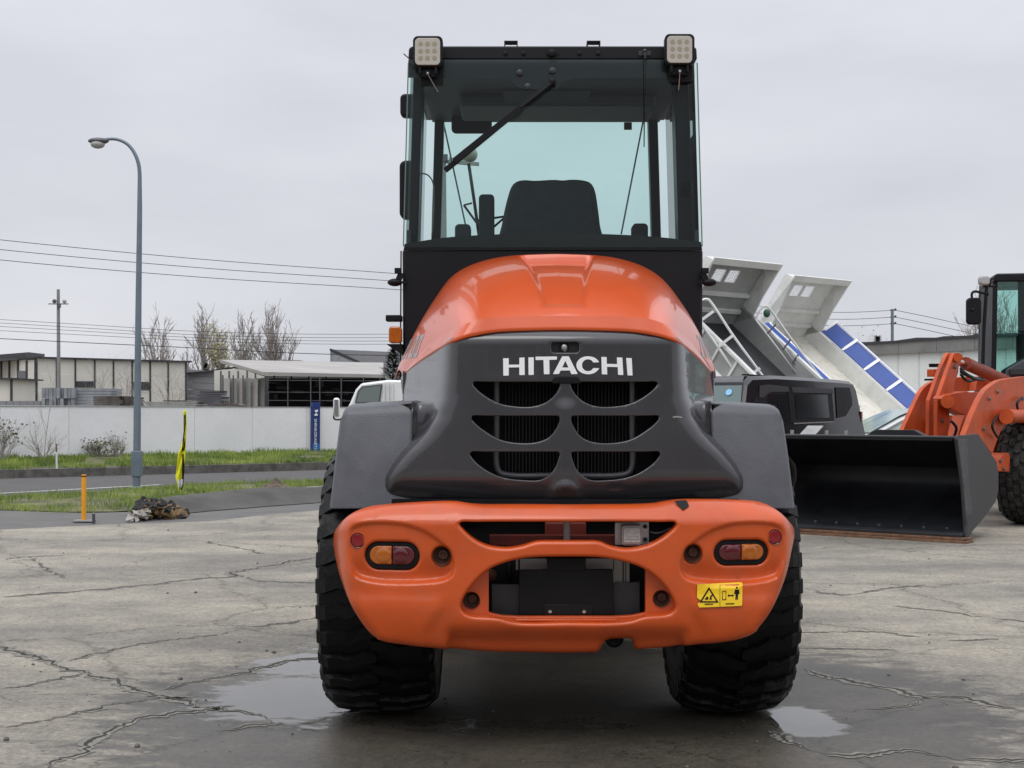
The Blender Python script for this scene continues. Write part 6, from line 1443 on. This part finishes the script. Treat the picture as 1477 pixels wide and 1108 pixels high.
MB().tube([W(1418, 413, mY), W(1435, 413, mY)], .016, 8).build('lamp_arm', 'black', OL); MB().tube(catmull([W(1428, 413, mY), W(1429, 404, mY), W(1435, 401, mY)], 4), .014, 8).build('lamp_arm', 'black', OL)
b = MB(); a_ = W(1394, 468.5, mY); b_ = W(1415, 429.5, mY); rr_prism(b, a_.x, a_.z, b_.x, b_.z, .06, mY-.03, mY+.05)
mi = b.build('mirror', 'black', OL, bevel=.02); MB().ball(W(1402.5, 447, mY-.03), .025).build('mirror_knob', 'blackgloss', mi, smooth=180)
b = MB(); a_ = W(1411.5, 412, mY); b_ = W(1427, 397.5, mY); rr_prism(b, a_.x, a_.z, b_.x, b_.z, .05, mY-.05, mY+.06); b.build('head_lamp', 'clear', OL, bevel=.03, seg=3)
MB().ball(W(1423, 424, mY), .035).build('clamp', 'black', OL, smooth=180)
# ---------------- black van
M['vanblack'] = mat('black_van_paint', (.009, .008, .011), .22, coat=.12, spec=.35); M['glassblk'] = mat('tinted_glass', (.010, .011, .013), .15, spec=.4)
vn = thing('black_van', 'tall boxy black van parked behind the black bucket', 'van', (3.9, 20, 0))
va0 = Vector((3.14, 18.0, 0)); vs_ = Vector((2.06, 3.0, 0)).normalized(); vw = Vector((-vs_.y, vs_.x, 0))
def V_(s, z, w=0): return va0+vs_*s+zv*z+vw*w
def onv(px, py, off=0): 
    return onplane(px, py, va0-vw*off, vw)
vp = [(-1.0, .28), (3.62, .28), (3.66, .55), (3.62, 1.10), (3.52, 1.75), (3.42, 1.85), (3.1, 1.875), (2.0, 1.90), (.9, 1.905), (.15, 1.88), (-.02, 1.80), (-.36, 1.10), (-.95, .98), (-1.08, .80)]
def onvs(px, py, off=0): return onplane(px, py, va0-vw*off, vw)
# body built from stations so that the leaning glasshouse stays flat
stn = [(-1.08, .45, .80, .80), (-.95, .28, .95, .98), (-.36, .28, 1.05, 1.10), (-.18, .28, 1.05, 1.46), (-.02, .28, 1.05, 1.80), (.15, .28, 1.05, 1.88), (.9, .28, 1.05, 1.905), (2.0, .28, 1.05, 1.90), (3.4, .28, 1.05, 1.885), (3.78, .28, 1.05, 1.87), (3.88, .28, 1.05, 1.78), (4.06, .50, 1.05, 1.06)]
V = []; F_ = []; nS = len(stn)
for (s_, zb0, zm, ztp) in stn:
    ins = .10*max(0, ztp-1.05)/.85; e = .05 if ztp > 1.2 else .02
    for (w, z) in ((0, zb0), (0, zm), (ins*(1-.06), ztp-e), (ins+e*1.2, ztp), (1.55-ins-e*1.2, ztp), (1.55-ins*(1-.06), ztp-e), (1.55, zm), (1.55, zb0)): V.append(V_(s_, z, w))
for i in range(nS-1):
    for j in range(7): F_.append((i*8+j, i*8+j+1, (i+1)*8+j+1, (i+1)*8+j))
F_ += [tuple(range(7, -1, -1)), tuple((nS-1)*8+j for j in range(8))]
b = MB(); b.add(V, F_); b.build('body', 'vanblack', vn, smooth=35)
def vz(z): return .10*max(0, z-1.05)/.85
def vpoly(pts, name, m, off=.006, th=.01, parent=vn):      # traced on the leaning side glass plane
    P0 = V_(0, 1.05, 0); nrm = (Vector(vw)-zv*(.10/.85)*1.0).normalized(); nrm = Vector((vw.x, vw.y, -.1176)).normalized()
    return MB().prism([onplane(x, y, P0-nrm*off, nrm) for x, y in pts], nrm*th*.5).build(name, m, parent)
def z5(a): return [(1000+x/3.956, 360+y/3.956) for x, y in a]
vpoly(z5([(350,850),(372,800),(395,775),(545,785),(560,990),(480,985),(430,880),(345,870)]), 'window_surround', 'black', .006)
vpoly(z5([(563,790),(790,795),(805,970),(800,985),(572,990)]), 'window_surround', 'black', .006)
vpoly(z5([(430,825),(535,825),(545,985),(500,985),(480,880),(425,870)]), 'door_glass', 'glassblk', .012)
vpoly(z5([(582,828),(765,828),(778,960),(590,968)]), 'door_glass', 'glassblk', .012)
vpoly(z5([(812,786),(893,788),(906,850),(908,888),(870,950),(822,962)]), 'rear_quarter_glass', 'black', .012)
vpoly(z5([(540,790),(566,790),(574,990),(556,990)]), 'door_post', 'vanblack', .014)
vpoly(z5([(380,775),(430,770),(545,783),(545,812),(440,812),(400,845),(378,845)]), 'wind_deflector', 'steelblk', .018)
vpoly(z5([(560,785),(795,795),(800,822),(570,816)]), 'wind_deflector', 'steelblk', .018)
vpoly(z5([(575,990),(800,980),(805,985),(576,996)]), 'chrome_strip', 'alu', .016)
ws0 = [V_(-.045, 1.75, .14), V_(-.345, 1.12, .05), V_(-.345, 1.12, 1.50), V_(-.045, 1.75, 1.41)]
fwd = (-vs_*.9+zv*.43); MB().prism([p+fwd*.012 for p in ws0], fwd*.006).build('windscreen', M['glassd'] if False else mat('teal_windscreen', (.13, .18, .18), .08), vn)
sticker = V_(-.10, 1.66, .30)+fwd*.02; MB().lathe(sticker, fwd, [(.045, 0), (.045, .002), (0, .002)], 20).build('inspection_sticker', mat('blue_sticker', (.25, .55, .8), .4), vn)
MB().beam(V_(.1, 1.90, .2), V_(3.2, 1.88, .2), .04, .02).build('roof_rail', 'vanblack', vn)
for s in (-.35, 2.75):
    for w_ in (.0, 1.35): MB().lathe(V_(s, .34, w_-.01), vw, [(0, 0), (.19, 0), (.2, .02), (.32, .02), (.34, .05), (.34, .2), (.3, .21), (0, .21)], 28).build('wheel', 'rubber', vn, smooth=40)
MB().obox(V_(3.97, 1.25, .07), vs_*.03, vw*.05, zv*.16).build('tail_lamp', 'red', vn)
# ---------------- pale car
M['carwhite'] = mat('pearl_white_paint', (.70, .72, .72), .22, coat=.6)
pc = thing('white_car', 'low white car with greenish windscreen between the van and the orange loader', 'car', (7.2, 24.8, 0))
ca0 = Vector((6.35, 24.0, 0)); cs = Vector((.995, .10, 0)); cw = Vector((-.10, .995, 0))
def K_(s, z, w=0): return ca0+cs*s+zv*z+cw*w
cp = [(-1.3, .3), (-1.35, .6), (-1.2, .82), (-.2, .98), (.45, 1.30), (.75, 1.425), (1.1, 1.47), (1.9, 1.46), (2.5, 1.32), (3.0, 1.05), (3.35, 1.0), (3.4, .35)]
V = []; F_ = []; n = len(cp)
for q, w in enumerate((0, .12, 1.58, 1.7)):
    for (s, z) in cp:
        ins = .22*max(0, z-.95)/.5; ww = w+ins if w < .85 else w-ins; V.append(K_(s, z-(.03 if q in (0, 3) and z > .9 else 0), ww))
F_ = [tuple(range(n-1, -1, -1)), tuple(3*n+i for i in range(n))]+[(q*n+i, q*n+(i+1) % n, (q+1)*n+(i+1) % n, (q+1)*n+i) for q in range(3) for i in range(n)]
b = MB(); b.add(V, F_); b.build('body', 'carwhite', pc, smooth=35, bevel=.02)
wsm = mat('green_windscreen', (.33, .42, .38), .1, var=.2, vscale=3)
pl = [K_(-.12, 1.03, .10), K_(.45, 1.318, .22), K_(.76, 1.437, .25), K_(.76, 1.437, 1.45), K_(.45, 1.318, 1.48), K_(-.12, 1.03, 1.6)]
nv2 = Vector((-.45, -.0, .89)); MB().add([p+nv2*.012 for p in pl], [(0, 1, 4, 5), (1, 2, 3, 4)]).build('windscreen', wsm, pc)
sg_ = [K_(.10, 1.0, -.004), K_(.56, 1.25, .10), K_(.80, 1.38, .165), K_(1.15, 1.42, .18), K_(1.9, 1.41, .18), K_(2.4, 1.27, .11), K_(2.75, 1.02, .0)]
MB().prism([p-cw*.012 for p in sg_], cw*.008).build('side_glass', wsm, pc)
MB().beam(K_(1.25, 1.0, -.01), K_(1.22, 1.42, .165), .05, .02).build('door_post', 'black', pc)
for s in (-.55, 2.5): MB().lathe(K_(s, .31, -.01), cw, [(0, 0), (.2, 0), (.21, .02), (.3, .02), (.31, .05), (.31, .2), (0, .2)], 28).build('wheel', 'rubber', pc, smooth=40)
# ---------------- tipping trucks
M['bedgrey'] = mat('bed_dark_floor', (.035, .037, .040), .5, var=.35, vscale=1.5)
M['bedwhite'] = mat('bed_white_paint', (.66, .67, .64), .55, var=.12, vscale=1.6, dust=.3, dustcol=(.28, .27, .24))
M['bedlight'] = mat('bed_grey_paint', (.33, .34, .33), .5, var=.15, vscale=1.5, dust=.3, dustcol=(.18, .18, .17))
M['bedrusty'] = mat('bed_worn_floor', (.72, .70, .62), .6, var=.12, vscale=1.5, dust=.75, dustcol=(.34, .25, .15))
def truck(O, e2, e1h, th, Wd, Lb, label, blue, Hh):
    T = thing('tipper_truck', label, 'truck', Vector((O.x, O.y, 0))+e2*Wd/2)
    ct, st = math.cos(th), math.sin(th)
    def P(s, w, h): return O+e2*w+(e1h*ct-zv*st)*s+(e1h*st+zv*ct)*h
    def pl(pts, vec, name, m, bev=.0): return MB().prism([P(*p) for p in pts], vec).build(name, m, T, bevel=bev)
    dS = (e1h*ct-zv*st); dH = (e1h*st+zv*ct)
    pl([(0, 0, 0), (Lb, 0, 0), (Lb, Wd, 0), (0, Wd, 0)], -dH*.06, 'bed_floor', 'bedrusty' if blue else 'bedgrey')
    k_ = Wd/2.0; v0, v1 = Hh-.46, Hh-.18
    for (wa, wb, ha, hb) in ((0, Wd, 0, v0), (0, Wd, v1, Hh), (0, .5*k_, v0, v1), (.86*k_, .95*k_, v0, v1), (1.31*k_, Wd, v0, v1)):
        pl([(0, wa, ha), (0, wb, ha), (0, wb, hb), (0, wa, hb)], -dS*.04, 'headboard', 'bedlight' if not blue else 'bedwhite')
    for h in (.28, .66): pl([(.0, .02, h), (.0, Wd-.02, h), (.0, Wd-.02, h+.075), (.0, .02, h+.075)], dS*.06, 'rib', 'bedwhite')
    # vents with slats
    for w0 in (.50, .95):
        ww = w0*Wd/2.0
        for k in range(8):
            h = v0+.01+k*.035; MB().prism([P(-.02, ww, h), P(-.02, ww+.36*k_, h), P(-.02, ww+.36*k_, h+.010), P(-.02, ww, h+.010)], dS*.006).build('vent_slat', 'white', T)
        for k in range(5):
            w9 = ww+.03+k*.07; MB().prism([P(-.012, w9, v0), P(-.012, w9+.010, v0), P(-.012, w9+.010, v1), P(-.012, w9, v1)], dS*.004).build('vent_bar', 'white', T)
    # sloping hood lip
    pl([(-.03, -.02, Hh), (-.03, Wd+.02, Hh), (.26, Wd+.10, Hh+.10), (.26, -.10, Hh+.10)], dH*.05-dS*.0, 'hood_lip', 'bedwhite')
    pl([(.24, -.10, Hh+.06), (.24, Wd+.10, Hh+.06), (.24, Wd+.10, Hh+.20), (.24, -.10, Hh+.20)], dS*.03, 'hood_edge', 'bedwhite')
    # cheeks
    for w, sg1 in ((0, -1), (Wd, 1)):
        pl([(-.03, w, 0), (.34, w, 0.4), (.30, w, Hh*.6), (.26, w+sg1*.08, Hh+.12), (-.03, w, Hh)], e2*sg1*.03, 'cheek_plate', 'bedwhite')
    sh_ = .40
    for w, sg1 in ((0, -1), (Wd, 1)):
        pl([(.0, w, -.05), (Lb, w, -.05), (Lb, w, sh_-(.06 if blue else 0)), (.0, w, sh_-(.06 if blue else 0))], e2*sg1*.035, 'side_wall', 'bedlight' if not blue else 'bedwhite')
        if not blue:
            pl([(.0, w, sh_), (Lb, w, sh_), (Lb, w, sh_+.05), (.0, w, sh_+.05)], e2*sg1*.09, 'side_rail', 'bedwhite')
            for q in range(6): s0 = .3+q*.5; pl([(s0, w+sg1*.036, 0), (s0+.05, w+sg1*.036, 0), (s0+.05, w+sg1*.036, sh_), (s0, w+sg1*.036, sh_)], e2*sg1*.03, 'stake', 'bedwhite')
    if blue:
        for w, sg1 in ((Wd, 1), (0, -1)):
            lean = .30 if sg1 > 0 else .05; base = w+sg1*.04; h0, h1 = sh_-.05, sh_+(.24 if sg1 > 0 else .10)
            n = 4; S0 = .30; L0 = (Lb-S0)/n
            for q in range(n):
                s0, s1 = S0+q*L0+.03, S0+(q+1)*L0-.03
                f = pl([(s0, base, h0+.03), (s1, base, h0+.03), (s1, base+sg1*lean, h1-.03), (s0, base+sg1*lean, h1-.03)], dH*.02, 'side_board', 'blue')
            for q in range(n+1):
                s0 = S0+max(0, q*L0-.035)
                pl([(s0, base, h0+.01), (s0+.07, base, h0+.01), (s0+.07, base+sg1*lean, h1+.01), (s0, base+sg1*lean, h1+.01)], dH*.03, 'frame_bar', 'white')
            pl([(S0, base, h0), (Lb, base, h0), (Lb, base+sg1*.035, h0+.03), (S0, base+sg1*.035, h0+.03)], dH*.03, 'frame_bar', 'white')
            pl([(S0, base+sg1*(lean-.0), h1-.0), (Lb, base+sg1*lean, h1), (Lb, base+sg1*(lean+.04), h1), (S0, base+sg1*(lean+.04), h1)], dH*.03, 'frame_bar', 'white')
            pl([(S0, base+sg1*(lean+.04), h1), (Lb, base+sg1*(lean+.04), h1), (Lb, base+sg1*(lean+.16), h1-.03), (S0, base+sg1*(lean+.16), h1-.03)], dH*.02, 'outer_board', 'blue')
    # chassis, cab and wheels below, mostly hidden
    tail = P(Lb-.3, Wd/2, -.15); g0 = Vector((tail.x, tail.y, 0)); f_ = -e1h
    MB().obox(g0+f_*2.0+zv*.80, f_*2.6, e2*.38, zv*.10).build('chassis', 'steelblk', T)
    MB().obox(g0+f_*5.3+zv*1.15, f_*.8, e2*.85, zv*.75).build('truck_cab', 'whitecar', T, bevel=.08, seg=3)
    MB().obox(g0+f_*6.105+zv*1.5, f_*.01, e2*.72, zv*.30).build('cab_windscreen', 'window', T)
    for s in (.7, 4.7):
        for sg1 in (-1, 1): MB().lathe(g0+f_*s+e2*sg1*.68+zv*.38, e2*sg1, [(0, .02), (.2, .02), (.22, .1), (.36, .12), (.38, .09), (.38, -.1), (0, -.1)], 24).build('wheel', 'rubber', T, smooth=40)
    MB().tube([g0+f_*3.2+zv*.9, P(.6, Wd/2, -.1)], .07, 10).build('lift_ram', 'chrome', T)
    return T, P, dS, dH
e2 = Vector((.764, .645, 0)); e1 = Vector((.645, -.764, 0)); th = math.radians(38)
OR = Vector(((1158-CX)/F*31.2, 31.2, H+104/F*31.2)); WdB = 1.75
tk2, P2_, _, _ = truck(OR-e2*WdB, e2, e1, th, WdB, 3.2, 'right hand raised white tipper bed with blue side boards and worn floor', True, 1.50)
OR1 = Vector(((1056-CX)/F*27.5, 27.5, H+122/F*27.5))
tk1, P1_, dS1, dH1 = truck(OR1-e2*WdB, e2, e1, th, WdB, 3.2, 'left hand raised tipper bed with dark grey floor nearest the loader cab', False, 1.40)
# ladders
lad = thing('access_ladder', 'white tube ladder standing up beside the dark floor of the left tipper', 'ladder', W(1050, 540, 24.5)-Vector((0,0,1)))
YL1 = 25.2
t1 = catmull([W(1000, 452, YL1), W(1006, 440, YL1), W(1013, 433, YL1), W(1021, 432, YL1), W(1027, 438, YL1), W(1056, 482, YL1), W(1099, 541, YL1), W(1125, 577, YL1)], 6)
MB().tube(t1, .024, 8).build('rail', 'whitecar', lad, smooth=180)
MB().tube([W(1000, 449, YL1), W(1012, 467, YL1), W(1036, 501, YL1), W(1063, 541, YL1), W(1090, 580, YL1)], .024, 8).build('rail', 'whitecar', lad, smooth=180)
for a, b_ in (((1036, 500), (1057, 484)), ((1085, 539), (1096, 531)), ((1010, 463), (1029, 449))): MB().beam(W(*a, YL1), W(*b_, YL1), .06, .05).build('rung', 'whitecar', lad)
lad2 = thing('access_ladder', 'white tube ladder between the two raised tipper beds', 'ladder', W(1130, 540, 26)-Vector((0,0,1)))
Y2_ = 26.3
MB().tube(catmull([W(1090, 461, Y2_), W(1093, 453, Y2_), W(1099, 444, Y2_), W(1106, 442, Y2_), W(1112, 448, Y2_), W(1140, 487, Y2_), W(1165, 520, Y2_), W(1184, 545, Y2_)], 6), .020, 8).build('rail', 'whitep', lad2, smooth=180)
MB().tube([W(1090, 461, Y2_), W(1106, 482, Y2_), W(1150, 541, Y2_)], .020, 8).build('rail', 'whitep', lad2, smooth=180)
MB().tube([W(1097, 462, Y2_), W(1122, 490, Y2_), W(1160, 541, Y2_)], .012, 8).build('rail', 'whitep', lad2, smooth=180)
for a, b_ in (((1106, 482), (1119, 468)), ((1129, 505), (1140, 490)), ((1143, 524), (1151, 512))): MB().beam(W(*a, Y2_), W(*b_, Y2_), .035, .03).build('rung', 'tubegrey', lad2)
MB().ball(W(1106, 452, Y2_-.05), .065, 12, 8, (1, 1, 1.25)).build('green_clip', mat('green_plastic', (.02, .09, .05), .5), lad2, smooth=180)
# ---------------- unseen workshop, added behind the camera so the paintwork has something to reflect
wk = thing('added_workshop', 'long grey workshop with roller doors, added out of view for the large loader to reflect', 'building', (0, -13, 0))
M['wkwall'] = mat('added_workshop_cladding', (.22, .22, .21), .7, var=.08, vscale=.5)
for i in range(12):
    x = -30+i*5
    MB().box((x+.02, -13.2, 0), (x+4.98, -13, 4.1)).build('wall_panel', 'wkwall', wk)
    if i % 3 == 1: MB().box((x+.5, -12.99, 0), (x+4.5, -12.95, 3.4)).build('roller_door', 'greywall', wk, bevel=.01)
    else:
        w_ = MB().box((x+.8, -12.99, 2.0), (x+4.2, -12.95, 3.3)).build('window', 'white', wk)
        for k in range(3): MB().box((x+.9+k*1.1, -12.948, 2.1), (x+1.9+k*1.1, -12.945, 3.2)).build('pane', 'window', w_)
MB().box((-30.5, -20, 4.1), (30.5, -12.6, 4.35)).build('roof', 'dark', wk)
for o in bpy.data.objects:
    if '_o' in o: del o['_o']
